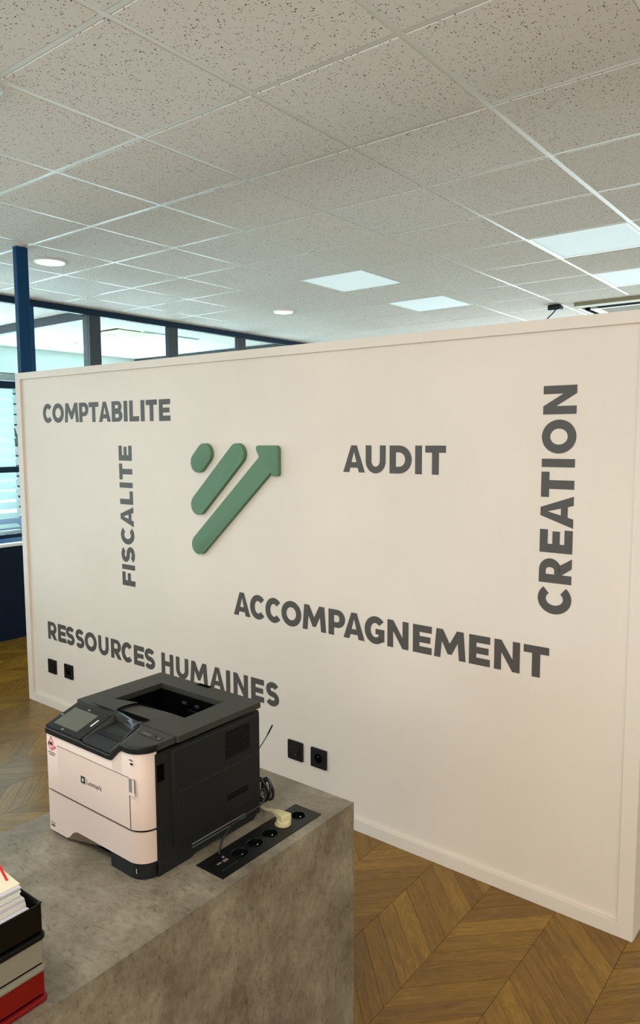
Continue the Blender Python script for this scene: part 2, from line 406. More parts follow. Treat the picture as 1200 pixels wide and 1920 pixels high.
for i, (s, cx, cyy) in enumerate(tl):
    if i < 290 and s > 0:
        o = bpy.data.objects.new('ceiling_tile', tile_me); COL.objects.link(o); o.location = (cx, cyy, CEIL-.0016+random.uniform(-.0006, .0006)); o.parent = ceil
    else: far.box(cx-T/2, cx+T/2, cyy-T/2, cyy+T/2, CEIL-.0016, CEIL+.012)
far.build('ceiling_tiles_beyond', 'tile', ceil, kind='stuff')

def struct(name, mb, m, label=None):
    o = mb.build(name, m); tag(o, label, None, None, 'structure'); return o
# outer shell
H0 = CEIL+.03
wr = struct('wall_right', MB().box(XR, XR+.15, YB, YF, -.12, H0), 'white_paint')
b = MB().box(XE-.3, XR, YB-.15, YB, -.12, .55).box(XE-.3, XR, YB-.15, YB, 2.6, H0)
for x0, x1 in ((XE-.3, -5.4), (-1.9, -.3), (3.9, XR)): b.box(x0, x1, YB-.15, YB, .55, 2.6)
struct('wall_back', b, 'white_paint')
b = MB().box(XE-.3, XR, YF, YF+.15, -.12, .7).box(XE-.3, XR, YF, YF+.15, 2.55, H0)
for x0, x1 in ((XE-.3, -4.6), (1.6, XR)): b.box(x0, x1, YF, YF+.15, .7, 2.55)
struct('wall_front', b, 'white_paint')
# outer office wall with a ribbon of windows
b = MB().box(XE-.25, XE, YB, YF, -.12, .40).box(XE-.25, XE, YB, YF, 2.56, H0)
for yy in (YB, -1.9, .55, 3.0, 7.0, YF-.3): b.box(XE-.25, XE, yy, yy+.3, .40, 2.56)
struct('wall_left', b, 'office_paint', 'pale office wall behind the glazed partition')
n = 0
for y0, y1 in ((YB+.3, -1.9), (-1.6, .55), (.85, 3.0), (3.3, 7.0), (7.3, YF-.3)):
    n += 1; f = MB(); X0, X1 = XE-.16, XE-.06; nn = 4 if y1-y0 > 3 else 2
    for z0, z1 in ((.40, .47), (2.46, 2.56), (1.5, 1.55)): f.box(X0, X1, y0, y1, z0, z1)
    for k in range(nn+1):
        yy = y0+(y1-y0-.06)*k/nn; f.box(X0, X1, yy, yy+.06, .4, 2.56)
    fo = struct('window_%d' % n, f, 'anthracite')
    MB().box(XE-.115, XE-.109, y0, y1, .45, 2.5).build('pane', 'glass', fo)

# ---- glazed partition between the room and the offices
part = empty('glazed_partition', (XP, 2.7, 0), 0, 'dark blue steel framed glass partition running below the ceiling on the left', None, None, 'structure')
part.name = 'wall_partition'
PD = .055
MB().box(XP-PD, XP, YB, YF, 2.832, CEIL, bev=.002, seg=1).build('top_rail', 'navy_rail', part)
MUL = [3.395, 4.064, 4.996, 5.997, 6.950, 7.95, 8.95]+[2.42, 1.45, .48, -.5, -1.5, -2.5, -3.5]
for y in MUL:
    MB().box(XP-PD-(.05 if abs(y-4.064) < .01 else 0), XP, y, y+.122, .05, 2.832, bev=.002, seg=1).build('mullion', 'navy' if y < 4 else 'anthracite', part)
MB().box(XP-PD, XP+.002, YB, YF, 2.128, 2.188, bev=.002, seg=1).build('transom', 'navy_rail', part)
MB().box(XP-PD, XP+.002, YB, YF, 1.426, 1.474, bev=.002, seg=1).build('transom', 'navy_rail', part)
MB().box(XP-PD, XP+.003, YB, YF, .872, .905, bev=.002, seg=1).build('transom', 'navy_rail', part)
MB().box(XP-PD, XP+.012, YB, YF, .800, .826, bev=.003, seg=1).build('sill', 'rail', part, label='pale narrow sill above the dark lower panels')
MB().box(XP-PD, XP+.001, YB, YF, 0.0, .800).build('lower_panel', 'navy_dark', part)
ys = sorted(MUL)
for y0, y1 in zip(ys, ys[1:]):
    MB().box(XP-.031, XP-.025, y0+.122, y1, 2.188, 2.832).build('pane', 'glass', part)
    MB().box(XP-.031, XP-.025, y0+.122, y1, .826, 2.128).build('pane', 'glass', part)
# venetian blinds hung behind the lower panes nearest the wall
def blind(y0, y1, first):
    t = empty('venetian_blind', (XP-.16, y0, 0), 0, first, 'blind', 'venetian blinds behind the glass partition')
    MB().box(XP-.21, XP-.11, y0, y1, 2.20, 2.26, bev=.004).build('head_rail', 'blind', t)
    k = 0; z = 2.108
    while z > .90:
        ang = math.radians(76 if z > 1.46 else 76-58*min(1, (1.46-z)/.5)); dx, dz = .043*math.cos(ang), .043*math.sin(ang); xc = XP-.155
        pts = [(xc-dx+(2*dx)*u-.004*math.sin(math.pi*u)*math.sin(ang), z+dz-(2*dz)*u+.005*math.sin(math.pi*u)) for u in (0, .25, .5, .75, 1)]
        s = MB(); g = [[Vector((px, yy, pz)) for (px, pz) in pts] for yy in (y0+.01, y1-.01)]
        s.sheet(g, .0012).build('slat', 'slat', t, smooth=True)
        MB().box(xc-.03, xc+.052, y1-.012, y1-.002, z-.022, z-.006).build('end_clip', 'anthracite', t)
        z -= .0885; k += 1
    MB().box(XP-.18, XP-.13, y0, y1, .90, .92, bev=.003).build('bottom_rail', 'blind', t); return t
blind(2.545, 3.392, 'white venetian blind nearest the free-standing wall, behind the glass partition')
blind(1.575, 2.415, 'white venetian blind left of the one nearest the free-standing wall, behind the glass partition')
# cross partitions and fittings in the offices
for y, nm in ((4.10, 'wall_office_near'), (7.02, 'wall_office_far')):
    t = empty(nm, (XE, y, 0), 0, None, None, None, 'structure')
    MB().box(XE, XP-.11, y-.03, y+.03, 2.80, CEIL-.006, bev=.002, seg=1).build('top_rail', 'anthracite', t)
    MB().box(XE, XP-.11, y-.03, y+.03, 0, .9).build('lower_panel', 'navy', t)
    for xx in (XE, XE+1.0, XE+2.0): MB().box(xx, xx+.06, y-.03, y+.03, .9, 2.80).build('mullion', 'anthracite', t)
    MB().box(XE+.06, XP-.11, y-.003, y+.003, .9, 2.80).build('pane', 'glass', t)

def lamp_round(loc, r, m, label, group, seg=40):
    t = empty('ceiling_downlight', loc, 0, label, 'downlight', group)
    ring = MB(); n = seg; pr = [(r*.90, -.001), (r*.93, -.006), (r, -.006), (r*1.02, 0), (r*1.02, .003)]
    ring.sheet([[Vector((loc[0]+q*math.cos(2*math.pi*k/n), loc[1]+q*math.sin(2*math.pi*k/n), loc[2]+h)) for q, h in pr] for k in range(n+1)])
    ring.build('trim_ring', 'rail', t, smooth=True)
    MB().cyl((loc[0], loc[1], loc[2]-.001), r*.92, .004, seg=seg).build('diffuser', m, t); return t
lamp_round((DL[0][0], DL[0][1], CEIL-.005), .098, 'downlight', 'bright round downlight in the ceiling beside the dark blue post', 'round ceiling downlights')
lamp_round((DL[1][0], DL[1][1], CEIL-.005), .092, 'downlight', 'bright round downlight further off, above the middle of the lettered wall', 'round ceiling downlights')
lamp_round((-7.17, 5.22, CEIL-.005), .10, 'downlight_office', 'round lamp seen through the glass, in the office ceiling near the panel lamp', 'round office lamps')
lamp_round((-8.12, 5.38, CEIL-.005), .10, 'downlight_office', 'round lamp seen through the glass at the left edge of the broad mullion', 'round office lamps')
for (dx, dy) in DL:
    l = bpy.data.lights.new('downlight_beam', 'SPOT'); l.energy = 14; l.color = (1, .93, .8); l.spot_size = 2.2; l.spot_blend = .8; l.shadow_soft_size = .08
    o = bpy.data.objects.new('downlight_beam', l); COL.objects.link(o); o.location = (dx, dy, CEIL-.03)
def panel(cx, cyy, label, group, m='led'):
    t = empty('led_panel', (cx, cyy, CEIL), 0, label, 'ceiling light', group)
    f = MB()
    for (x0, x1, y0, y1) in ((-.287, .287, -.287, -.272), (-.287, .287, .272, .287), (-.287, -.272, -.272, .272), (.272, .287, -.272, .272)):
        f.box(cx+x0, cx+x1, cyy+y0, cyy+y1, CEIL-.002, CEIL+.012)
    f.build('frame', 'rail', t); MB().box(cx-.272, cx+.272, cyy-.272, cyy+.272, CEIL+.001, CEIL+.010).build('diffuser', m, t); return t
PL = {(1, 5): 'square pale panel lamp at the right, nearer one beside the main ceiling rail', (1, 7): 'square pale panel lamp at the right edge, further one beside the main ceiling rail',
      (-2, 5): 'square pale panel lamp above the logo, nearer of the middle pair', (-2, 7): 'square pale panel lamp just above the wall top, further of the middle pair'}
for (a, b_) in sorted(LAMPS)+sorted(HID):
    cx, cyy = G0X+.6*(a+.5), G0Y+.6*(b_+.5)
    panel(cx, cyy, PL.get((a, b_), 'added square panel lamp outside the picture, %s' % {(4, -3): 'above and behind the camera', (4, 3): 'right of the lettered wall', (1, -3): 'behind the desk end', (-2, -3): 'behind and left of the desk', (-5, -3): 'by the glazed partition behind the camera', (7, -3): 'in the back right corner', (7, 1): 'by the right wall'}.get((a, b_))), 'square ceiling panel lamps' if (a, b_) in LAMPS else 'added panel lamps outside the picture')
    if (a, b_) in HID: area('added_panel_light', (cx, cyy, CEIL-.004), (0, 0, -1), .54, .54, LAMP_W, (1, .95, .86) if b_ < 2 else (.93, .98, 1))  # light added under the out-of-view panels only
panel(G0X+.6*-8.5, G0Y+.6*7.5, 'bright square panel lamp in the office ceiling behind the glass', None, 'downlight_office')
panel(G0X+.6*-8.5, G0Y+.6*2.5, 'added square panel lamp in the near office ceiling', None, 'downlight_office')  # unseen lamp added to light the near office
for xx, yy in ((-7.5, 2.4), (-7.17, 5.22), (-8.0, 5.85), (-7.6, 8.4)):  # wide spots added to brighten the office walls, partly at seen lamps
    l = bpy.data.lights.new('office_fill_beam', 'SPOT'); l.energy = 10; l.color = (.84, .97, 1); l.spot_size = 3.13; l.spot_blend = .02; l.shadow_soft_size = .09
    o = bpy.data.objects.new('office_fill_beam', l); COL.objects.link(o); o.location = (xx, yy, CEIL-.02)
# air supply tile and slot diffuser in the office ceiling
cx, cyy = G0X+.6*-7.5, G0Y+.6*6.5+.32-.3
t = empty('air_vent_tile', (cx, cyy, CEIL), 0, 'yellowish square vent tile in the office ceiling behind the glass', 'vent')
MB().box(cx-.25, cx+.25, cyy-.25, cyy+.25, CEIL-.006, CEIL+.004, bev=.004).build('plate', 'vent_yellow', t)
t = empty('slot_diffuser', (-6.61, 5.7, CEIL), 0, 'thin dark slot diffuser in the office ceiling behind the glass', 'vent')
MB().box(-6.63, -6.59, 5.3, 6.1, CEIL-.010, CEIL).build('slot', 'anthracite', t)
MB().box(-6.645, -6.575, 5.28, 6.12, CEIL-.0055, CEIL-.002).build('frame', 'rail', t)

# ---- ceiling cassette air conditioner
x0, x1, y0, y1 = cass
ac = empty('air_conditioner', (x0, y0, CEIL), 0, 'square ceiling air conditioning cassette with dark slots at the far right', 'air conditioner')
zb = CEIL-.030
def ring4(mb, a, b, z0, z1, bev=0):
    (ax0, ax1, ay0, ay1), (bx0, bx1, by0, by1) = a, b
    mb.box(ax0, ax1, ay0, by0, z0, z1, bev).box(ax0, ax1, by1, ay1, z0, z1, bev).box(ax0, bx0, by0, by1, z0, z1, bev).box(bx1, ax1, by0, by1, z0, z1, bev); return mb
ring4(MB(), (x0, x1, y0, y1), (x0+.022, x1-.022, y0+.115, y1-.115), zb, CEIL-.001).build('outer_frame', 'unit_beige', ac)
MB().box(x0-.004, x0+.018, y0+.10, y1-.10, zb-.004, CEIL-.002).build('edge_strip', 'rail', ac)
for (sx0, sx1, sy0, sy1) in ((x0+.150, x1-.15, y0+.115, y0+.225), (x0+.15, x1-.15, y1-.2, y1-.115), (x0+.022, x0+.075, y0+.25, y1-.25), (x1-.075, x1-.022, y0+.25, y1-.25)):
    MB().box(sx0, sx1, sy0, sy1, zb-.0006, CEIL).build('air_slot', 'deep_black', ac)
ring4(MB(), (x0+.070, x1-.070, y0+.225, y1-.205), (x0+.15, x1-.15, y0+.262, y1-.24), zb-.002, CEIL-.002).build('inner_frame', 'rail', ac)
MB().box(x0+.145, x1-.145, y0+.257, y1-.235, zb-.001, CEIL-.001).build('grille_back', 'unit_beige', ac)
g = MB(); yy = y0+.27
while yy < y1-.25: g.box(x0+.15, x1-.15, yy, yy+.012, zb-.004, zb-.0005); yy += .03
g.build('grille', 'unit_beige', ac)

# ---- small black box with a drooping cable
bx = empty('ceiling_sensor', (-2.45, 6.60, CEIL), 0, 'small black box fixed under the ceiling at the right with a cable hanging from it', 'sensor')
MB().box(-2.515, -2.405, 6.55, 6.65, CEIL-.050, CEIL-.004, bev=.010, seg=3).build('housing', 'black', bx, smooth=True)
MB().tube([(-2.44, 6.555, CEIL-.05), (-2.445, 6.50, CEIL-.09), (-2.475, 6.44, CEIL-.15), (-2.485, 6.42, CEIL-.22), (-2.485, 6.42, CEIL-.60)], .006, seg=8).build('cable', 'cord_black', bx, smooth=True)
# ---- smoke detector
sd_ = empty('smoke_detector', (-2.478, 1.352, CEIL), 0, 'round white smoke detector cut by the upper left edge', 'smoke detector')
MB().cyl((-2.478, 1.352, CEIL-.008), .052, .016, seg=40, bev=.004).build('base', 'detector', sd_, smooth=True)
MB().cyl((-2.478, 1.352, CEIL-.028), .036, .026, seg=40, bev=.008).build('head', 'detector', sd_, smooth=True)

# ---- dark blue post from the wall's left end to the ceiling
ps = MB().box(-4.361, -4.318, 2.499, 2.577, 2.10, CEIL, bev=.003, seg=2).build('steel_post', 'navy'); tag(ps, 'dark navy square post standing between the wall end and the ceiling', 'post')

# ------------------------------------------------------------------ free-standing lettered wall (local frame: x along, -y towards the camera)
WL, WT = 3.80, .10
wall = empty('partition_wall', (-4.39316, 2.49609, 0), math.radians(-.4763), 'free-standing cream wall with grey lettering, frame moulding and white base', 'wall panel')
ztop = lambda x: 2.1175-.0175*x/WL
def wprism(pts, y0, y1, bev=0): return MB().prism(pts, 'y', y0, y1, bev=bev)
wprism([(0, 0), (WL, 0), (WL, ztop(WL)), (0, ztop(0))], .016, WT).build('core_panel', 'cream', wall, local=True)
fr = .052
MB().prism([(0, 0), (WL, 0), (WL, .052), (0, .052)], 'y', 0, .0165, bev=.0015).build('bottom_rail', 'cream', wall, local=True)
MB().prism([(0, ztop(0)-.040), (WL, ztop(WL)-.040), (WL, ztop(WL)), (0, ztop(0))], 'y', 0, .0165, bev=.0015).build('top_rail', 'cream', wall, local=True)
MB().prism([(0, .052), (.054, .052), (.054, ztop(0)-.040), (0, ztop(0)-.040)], 'y', 0, .0165, bev=.0015).build('side_stile', 'cream', wall, local=True)
MB().prism([(WL-.052, .052), (WL, .052), (WL, ztop(WL)-.040), (WL-.052, ztop(WL)-.040)], 'y', 0, .0165, bev=.0015).build('side_stile', 'cream', wall, local=True)
FACE = .016

# letter shapes, cap height 1
S_, B_ = .265, .245
def arc(cx, cy, rx, ry, a0, a1, n=16): return [(cx+rx*math.cos(math.radians(a0+(a1-a0)*k/n)), cy+ry*math.sin(math.radians(a0+(a1-a0)*k/n))) for k in range(n+1)]
def strip(A, B): return [[A[i], A[i+1], B[i+1], B[i]] for i in range(len(A)-1)]
def rect(x0, x1, y0, y1): return [(x0, y0), (x1, y0), (x1, y1), (x0, y1)]
def stroke(P, t):
    A, Bq = [], []
    for i, p in enumerate(P):
        a, b = P[max(i-1, 0)], P[min(i+1, len(P)-1)]; dx, dy = b[0]-a[0], b[1]-a[1]; L = math.hypot(dx, dy)
        nx, ny = -dy/L*t/2, dx/L*t/2; A.append((p[0]+nx, p[1]+ny)); Bq.append((p[0]-nx, p[1]-ny))
    return strip(A, Bq)
def bowl(w, y0, y1, x0=0, t=B_):
    r = (y1-y0)/2; rx = min(r*1.05, w*.62)
    out = [(x0, y1)]+arc(w-rx, y0+r, rx, r, 90, -90, 18)+[(x0, y0)]
    inn = [(x0, y1-t)]+arc(w-rx, y0+r, rx-S_, r-t, 90, -90, 18)+[(x0, y0+t)]
    return strip(out, inn)
def glyph(c, w):
    o = 0.018
    if c == 'I': return [rect(0, w, 0, 1)]
    if c == 'L': return [rect(0, S_, 0, 1), rect(S_, w, 0, B_)]
    if c == 'E': return [rect(0, S_, 0, 1), rect(S_, w, 0, B_), rect(S_, w*.93, .385, .61), rect(S_, w, 1-B_, 1)]
    if c == 'F': return [rect(0, S_, 0, 1), rect(S_, w*.93, .345, .575), rect(S_, w, 1-B_, 1)]
    if c == 'T': return [rect(0, w, 1-B_, 1), rect(w/2-S_/2, w/2+S_/2, 0, 1-B_)]
    if c == 'H': return [rect(0, S_, 0, 1), rect(w-S_, w, 0, 1), rect(S_, w-S_, .385, .62)]
    if c == 'N': return [rect(0, S_*.92, 0, 1), rect(w-S_*.92, w, 0, 1), [(S_*.92, 1), (S_*.92, .60), (w-S_*.92, 0), (w-S_*.92, .40)]]
    if c == 'A': return [[(0, 0), (.275, 0), (w/2+.0, .78), (w/2, 1), (w/2-.125, 1)], [(w, 0), (w/2+.125, 1), (w/2, 1), (w/2, .78), (w-.275, 0)], [(.30, .17), (w-.30, .17), (w-.36, .375), (.36, .375)]]
    if c == 'M': return [[(0, 0), (.245, 0), (.335, 1), (.085, 1)], [(w, 0), (w-.085, 1), (w-.335, 1), (w-.245, 0)],
                         [(.085, 1), (.335, 1), (w/2+.005, .52), (w/2+.0, .155), (w/2-.075, .155)], [(w-.085, 1), (w/2+.075, .155), (w/2, .155), (w/2-.005, .52), (w-.335, 1)]]
    if c == 'U':
        r = w/2; return [rect(0, S_*.95, r, 1), rect(w-S_*.95, w, r, 1)]+strip(arc(r, r, r, r+o, 180, 360, 22), arc(r, r, r-S_*.95, r+o-B_, 180, 360, 22))
    if c == 'O': return strip(arc(w/2, .5, w/2, .5+o, 0, 360, 44), arc(w/2, .5, w/2-S_, .5+o-B_*1.03, 0, 360, 44))
    if c in 'CG':
        R = w/2*1.10; a0 = 42 if c == 'C' else 40; a1 = 318 if c == 'C' else 352
        P = strip(arc(R, .5, R, .5+o, a0, a1, 34), arc(R, .5, R-S_, .5+o-B_*1.03, a0, a1, 34))
        if c == 'G': P = strip(arc(R, .5, R, .5+o, 42, 318, 34), arc(R, .5, R-S_, .5+o-B_*1.03, 42, 318, 34))+[rect(w-S_*.92, w, .10, .555), rect(w*.56, w-S_*.92, .355, .555)]
        return P
    if c == 'D': return [rect(0, S_, B_, 1-B_)]+bowl(w, 0, 1)
    if c == 'P': return [rect(0, S_, 0, 1)]+bowl(w, .30, 1, S_, .215)
    if c == 'R': return [rect(0, S_, 0, 1)]+bowl(w*.96, .315, 1, S_, .21)+[[(w*.30, .34), (w-.30, 0), (w, 0), (w*.66, .42)]]
    if c == 'B': return [rect(0, S_, 0, 1)]+bowl(w*.94, .46, 1, S_, .19)+bowl(w, 0, .57, S_, .195)
    if c == 'S':
        t = .245; ry = (.5+o-t/2)/2; rx = (w-t)/2; cx = w/2
        P = arc(cx*1.03, .5+ry, rx*.98, ry, 28, 90, 8)[:-1]+arc(cx, .5+ry, rx*.93, ry, 90, 268, 18)[:-1]+arc(cx, .5-ry, rx, ry, 88, -90, 18)[:-1]+arc(cx*.97, .5-ry, rx*1.05, ry, -90, -150, 8)
        return stroke(P, t)
def word(body, base, cap, spans, label, vertical=False, slope=0):
    """spans: letter extents along the baseline; base/cap: the two measured coordinates across it"""
    u0, z0 = (spans[0][0], base) if not vertical else (base, spans[0][0])
    t = bpy.data.objects.new('wall_lettering', None); COL.objects.link(t); t.parent = None; t.empty_display_size = .05
    t.matrix_world = wall_mtx @ Matrix.Translation((u0, FACE, z0))
    tag(t, label, 'lettering', 'grey words on the cream wall')
    h = abs(cap-base)
    for c, (a, b) in zip([q for q in body if q != ' '], spans):
        m = MB()
        for gi, poly in enumerate(glyph(c, (b-a)/h)):
            if vertical: pts = [(base-gy*h-u0, a+gx*h-z0) for gx, gy in poly]
            else: pts = [(a+gx*h-u0, base+slope*(a-u0)+gy*h-z0) for gx, gy in poly]
            m.prism(pts, 'y', -.0012-.00003*(gi if gi < 8 else 8+gi % 2), 0)
        m.build('letter', 'letter', t, local=True)
    return t
wall_mtx = Matrix.Translation(wall.location) @ Matrix.Rotation(math.radians(-.4763), 4, 'Z')
word('COMPTABILITE', 1.8035, 1.9155, [(.282, .378), (.385, .505), (.516, .656), (.664, .755), (.759, .852), (.855, .964), (.975, 1.069), (1.083, 1.114), (1.132, 1.214), (1.229, 1.261), (1.274, 1.364), (1.380, 1.469)], 'grey word COMPTABILITE at the top left of the cream wall', slope=-.0085)
word('FISCALITE', 1.141, 1.0265, [(.887, .964), (.978, 1.006), (1.018, 1.107), (1.120, 1.215), (1.220, 1.330), (1.343, 1.417), (1.435, 1.464), (1.480, 1.568), (1.584, 1.666)], 'grey upright word FISCALITE left of the green logo', vertical=True)
word('AUDIT', 1.5600, 1.6720, [(2.573, 2.684), (2.688, 2.786), (2.805, 2.908), (2.924, 2.954), (2.969, 3.059)], 'grey word AUDIT right of the green logo')
word('CREATION', 3.5505, 3.4350, [(1.084, 1.183), (1.194, 1.284), (1.301, 1.382), (1.390, 1.500), (1.495, 1.583), (1.599, 1.628), (1.646, 1.762), (1.780, 1.8775)], 'grey upright word CREATION near the right end of the wall', vertical=True)
word('ACCOMPAGNEMENT', .8490, .9630, [(1.907, 2.018), (2.017, 2.112), (2.117, 2.213), (2.217, 2.336), (2.344, 2.478), (2.492, 2.582), (2.574, 2.685), (2.685, 2.784), (2.799, 2.900), (2.921, 3.007), (3.018, 3.155), (3.169, 3.255), (3.272, 3.372), (3.386, 3.480)], 'grey word ACCOMPAGNEMENT across the middle right of the wall', slope=-.0026)
word('RESSOURCES HUMAINES', .4435, .5560, [(.236, .336), (.349, .438), (.437, .528), (.540, .629), (.636, .756), (.774, .873), (.896, .994), (.996, 1.093), (1.109, 1.199), (1.203, 1.292), (1.347, 1.445), (1.466, 1.564), (1.578, 1.711), (1.726, 1.834), (1.844, 1.873), (1.896, 1.995), (2.016, 2.101), (2.113, 2.197)], 'grey words RESSOURCES HUMAINES low on the wall behind the printer')

# green arrow logo
lg = bpy.data.objects.new('wall_logo', None); COL.objects.link(lg); lg.matrix_world = wall_mtx @ Matrix.Translation((1.637, FACE, 1.125))
tag(lg, 'green raised logo of a dot, a slanted bar and an arrow', 'logo')
def capsule(x0, z0, x1, z1, r):
    a = math.degrees(math.atan2(z1-z0, x1-x0)); return arc(x1, z1, r, r, a-90, a+90, 18)+arc(x0, z0, r, r, a+90, a+270, 18)
def logo_piece(name, pts): MB().prism([(x-1.637, z-1.125) for x, z in pts], 'y', -.023, 0, bev=.0012).build(name, 'green', lg, local=True, smooth=True)
logo_piece('short_bar', capsule(1.690, 1.5845, 1.737, 1.630, .0495))
logo_piece('long_bar', capsule(1.687, 1.3745, 1.961, 1.630, .0500))
sx, sz, ex, ez, r = 1.687, 1.1745, 2.143, 1.5835, .0490
a = math.degrees(math.atan2(ez-sz, ex-sx))
ar = arc(sx, sz, r, r, a+90, a+270, 18)
ar += [(2.177, 1.550)]+arc(2.196, 1.548, .018, .018, 225, 300, 5)+arc(2.207, 1.545, .015, .015, 290, 360, 5)+arc(2.205, 1.653, .017, .017, 0, 90, 6)+arc(2.102, 1.656, .0145, .014, 90, 215, 7)+[(2.109, 1.617)]
logo_piece('arrow', ar)

# wall sockets
def wall_socket(u, z, label, blank):
    s = .0885; t = bpy.data.objects.new('wall_socket', None); COL.objects.link(t); t.matrix_world = wall_mtx @ Matrix.Translation((u, FACE, z)); tag(t, label, 'socket', 'black wall sockets low on the wall')
    if blank:
        MB().prism(rrect(0, s, 0, s, .003), 'y', -.009, 0, bev=.0012).build('plate', 'black', t, local=True)
        MB().cyl((s/2, -.010, s/2), .026, .004, 'y', 40, bev=.001).build('cover_disc', 'black', t, local=True, smooth=True)
        MB().cyl((s/2+.004, -.0125, s/2-.016), .0022, .002, 'y', 10).build('screw', 'chrome', t, local=True)
        return
    b = plate_with_holes(rrect(0, s, 0, s, .003), [circle(s/2, s/2, .0225)], .009, 0)
    m = MB(); m.add(b, Matrix(((1, 0, 0, 0), (0, 0, -1, 0), (0, 1, 0, 0), (0, 0, 0, 1)))); m.build('plate', 'black', t, local=True)
    MB().cyl((s/2, -.0008, s/2), .0225, .0014, 'y', 32).build('well', 'deep_black', t, local=True)
    for dx in (-.0095, .0095): MB().cyl((s/2+dx, -.0018, s/2), .0028, .0012, 'y', 12).build('pin_hole', 'black', t, local=True)
    MB().cyl((s/2, -.006, s/2+.010), .0024, .010, 'y', 12, bev=.001).build('earth_pin', 'chrome', t, local=True)
wall_socket(.232, .224, 'black round-faced wall outlet at the far left, left of its pair', True)
wall_socket(.414, .226, 'black wall socket at the far left, right of its pair', False)
wall_socket(2.255, .220, 'black round-faced wall outlet right of the printer, left of its pair', True)
wall_socket(2.393, .220, 'black wall socket right of the printer, right of its pair', False)

# ------------------------------------------------------------------ desk
DX0, DX1, DY0, DY1, DZ = -1.734, -1.1135, -.60, 1.572, .70
desk = empty('counter_desk', (DX0, DY0, 0), 0, 'concrete-effect counter desk carrying the printer', 'desk')
SX0, SX1, SY0, SY1 = -1.2335, -1.1445, 1.100, 1.4645
b = plate_with_holes([(DX0, DY0), (DX1, DY0), (DX1, DY1), (DX0, DY1)], [[(SX0+.004, SY0+.004), (SX1-.004, SY0+.004), (SX1-.004, SY1-.004), (SX0+.004, SY1-.004)]], DZ, DZ-.038)
for v in b.verts:                                                   # mitred underside
    if v.co.z < DZ-.01:
        if abs(v.co.x-DX0) < 1e-5: v.co.x += .038
        if abs(v.co.x-DX1) < 1e-5: v.co.x -= .038
        if abs(v.co.y-DY0) < 1e-5: v.co.y += .038
        if abs(v.co.y-DY1) < 1e-5: v.co.y -= .038
MB().add(b).build('worktop', 'concrete', desk)
g = .0004
for xo, xi in ((DX1, DX1-.038), (DX0, DX0+.038)):
    sg = 1 if xi < xo else -1
    MB().prism([(xo, 0), (xo, DZ-g), (xi+sg*0, DZ-.038-g), (xi, 0)], 'y', lambda p: DY0+(abs(xo-p[0])), lambda p: DY1-(abs(xo-p[0]))).build('side_panel', 'concrete', desk)
for yo, yi in ((DY1, DY1-.038), (DY0, DY0+.038)):
    MB().prism([(yo, 0), (yo, DZ-g), (yi, DZ-.038-g), (yi, 0)], 'x', lambda p: DX0+g+(abs(yo-p[0])), lambda p: DX1-g-(abs(yo-p[0]))).build('end_panel', 'concrete', desk)

# power strip let into the desk
st = empty('power_strip', (SX0, SY0, DZ), 0, 'long black socket strip let into the desk beside the printer', 'power strip')
SXC = -1.189; SY = [1.421, 1.3635, 1.309, 1.2545, 1.200]; RS = .0205
MB().add(plate_with_holes([(SX0, SY0), (SX1, SY0), (SX1, SY1), (SX0, SY1)], [circle(SXC, y, RS, 40) for y in SY], DZ+.0022, DZ+.0002)).build('face_plate', 'black', st)
MB().box(SX0+.006, SX1-.006, SY0+.006, SY1-.006, DZ-.036, DZ-.016).build('back_box', 'deep_black', st)
for y in SY:
    w = MB(); n = 40
    w.sheet([[Vector((SXC+q*math.cos(2*math.pi*k/n), y+q*math.sin(2*math.pi*k/n), DZ+h)) for q, h in ((RS+.0015, .0026), (RS, .0028), (RS-.001, .002), (RS-.002, -.0145), (.0001, -.0145))] for k in range(n+1)])
    so = w.build('socket_well', 'gloss_black', st, smooth=True)
    MB().cyl((SXC+.008, y, DZ-.006), .0024, .016, seg=12, bev=.001).build('earth_pin', 'chrome', so, smooth=True)
    for dy in (-.0095, .0095): MB().cyl((SXC-.003, y+dy, DZ-.0143), .0026, .001, seg=12).build('pin_hole', 'deep_black', so)
MB().box(-1.212, -1.166, 1.118, 1.172, DZ+.0022, DZ+.0034, bev=.0005, seg=1).build('data_module', 'gloss_black', st)
MB().box(-1.196, -1.1875, 1.1475, 1.1615, DZ+.0032, DZ+.0042, bev=.0003, seg=1).build('usb_port', 'grey_rubber', st)
MB().box(-1.196, -1.1905, 1.129, 1.142, DZ+.0032, DZ+.0040, bev=.0003, seg=1).build('usb_port', 'grey_rubber', st)
MB().cyl((-1.205, 1.160, DZ+.0038), .0035, .003, seg=16, bev=.0006).build('jack', 'grey_rubber', st)

# cream plug and its cord
pg = empty('power_plug', (SXC, 1.3635, DZ), 0, 'cream mains plug pushed into the desk socket strip', 'plug')
MB().cyl((SXC, 1.3635, DZ+.009), .0192, .016, seg=36, bev=.003).build('plug_base', 'cream_plug', pg, smooth=True)
mt = Matrix.Translation((SXC-.002, 1.3645, DZ+.023)) @ Matrix.Rotation(math.radians(166), 4, 'Z') @ Matrix.Rotation(math.radians(4), 4, 'Y')
q = MB(); tq = bmesh.new(); bmesh.ops.create_cube(tq, size=1)
for v in tq.verts:
    far_ = v.co.x > 0; w = .0085 if far_ else .0165; hh = .0065 if far_ else .0095
    v.co = Vector((.036 if far_ else -.0155, w*(1 if v.co.y > 0 else -1), hh*(1 if v.co.z > 0 else -1)))
bmesh.ops.bevel(tq, geom=list(tq.edges), offset=.0035, segments=3, profile=.5, affect='EDGES')
q.add(tq, mt).build('plug_body', 'cream_plug', pg, smooth=True)
q = MB(); tip = mt @ Vector((.034, 0, 0)); tip2 = mt @ Vector((.058, 0, -.003))
q.tube([tip, tip2], lambda u: .0065-.0018*u, 12, 0).build('strain_relief', 'cream_plug', pg, smooth=True)
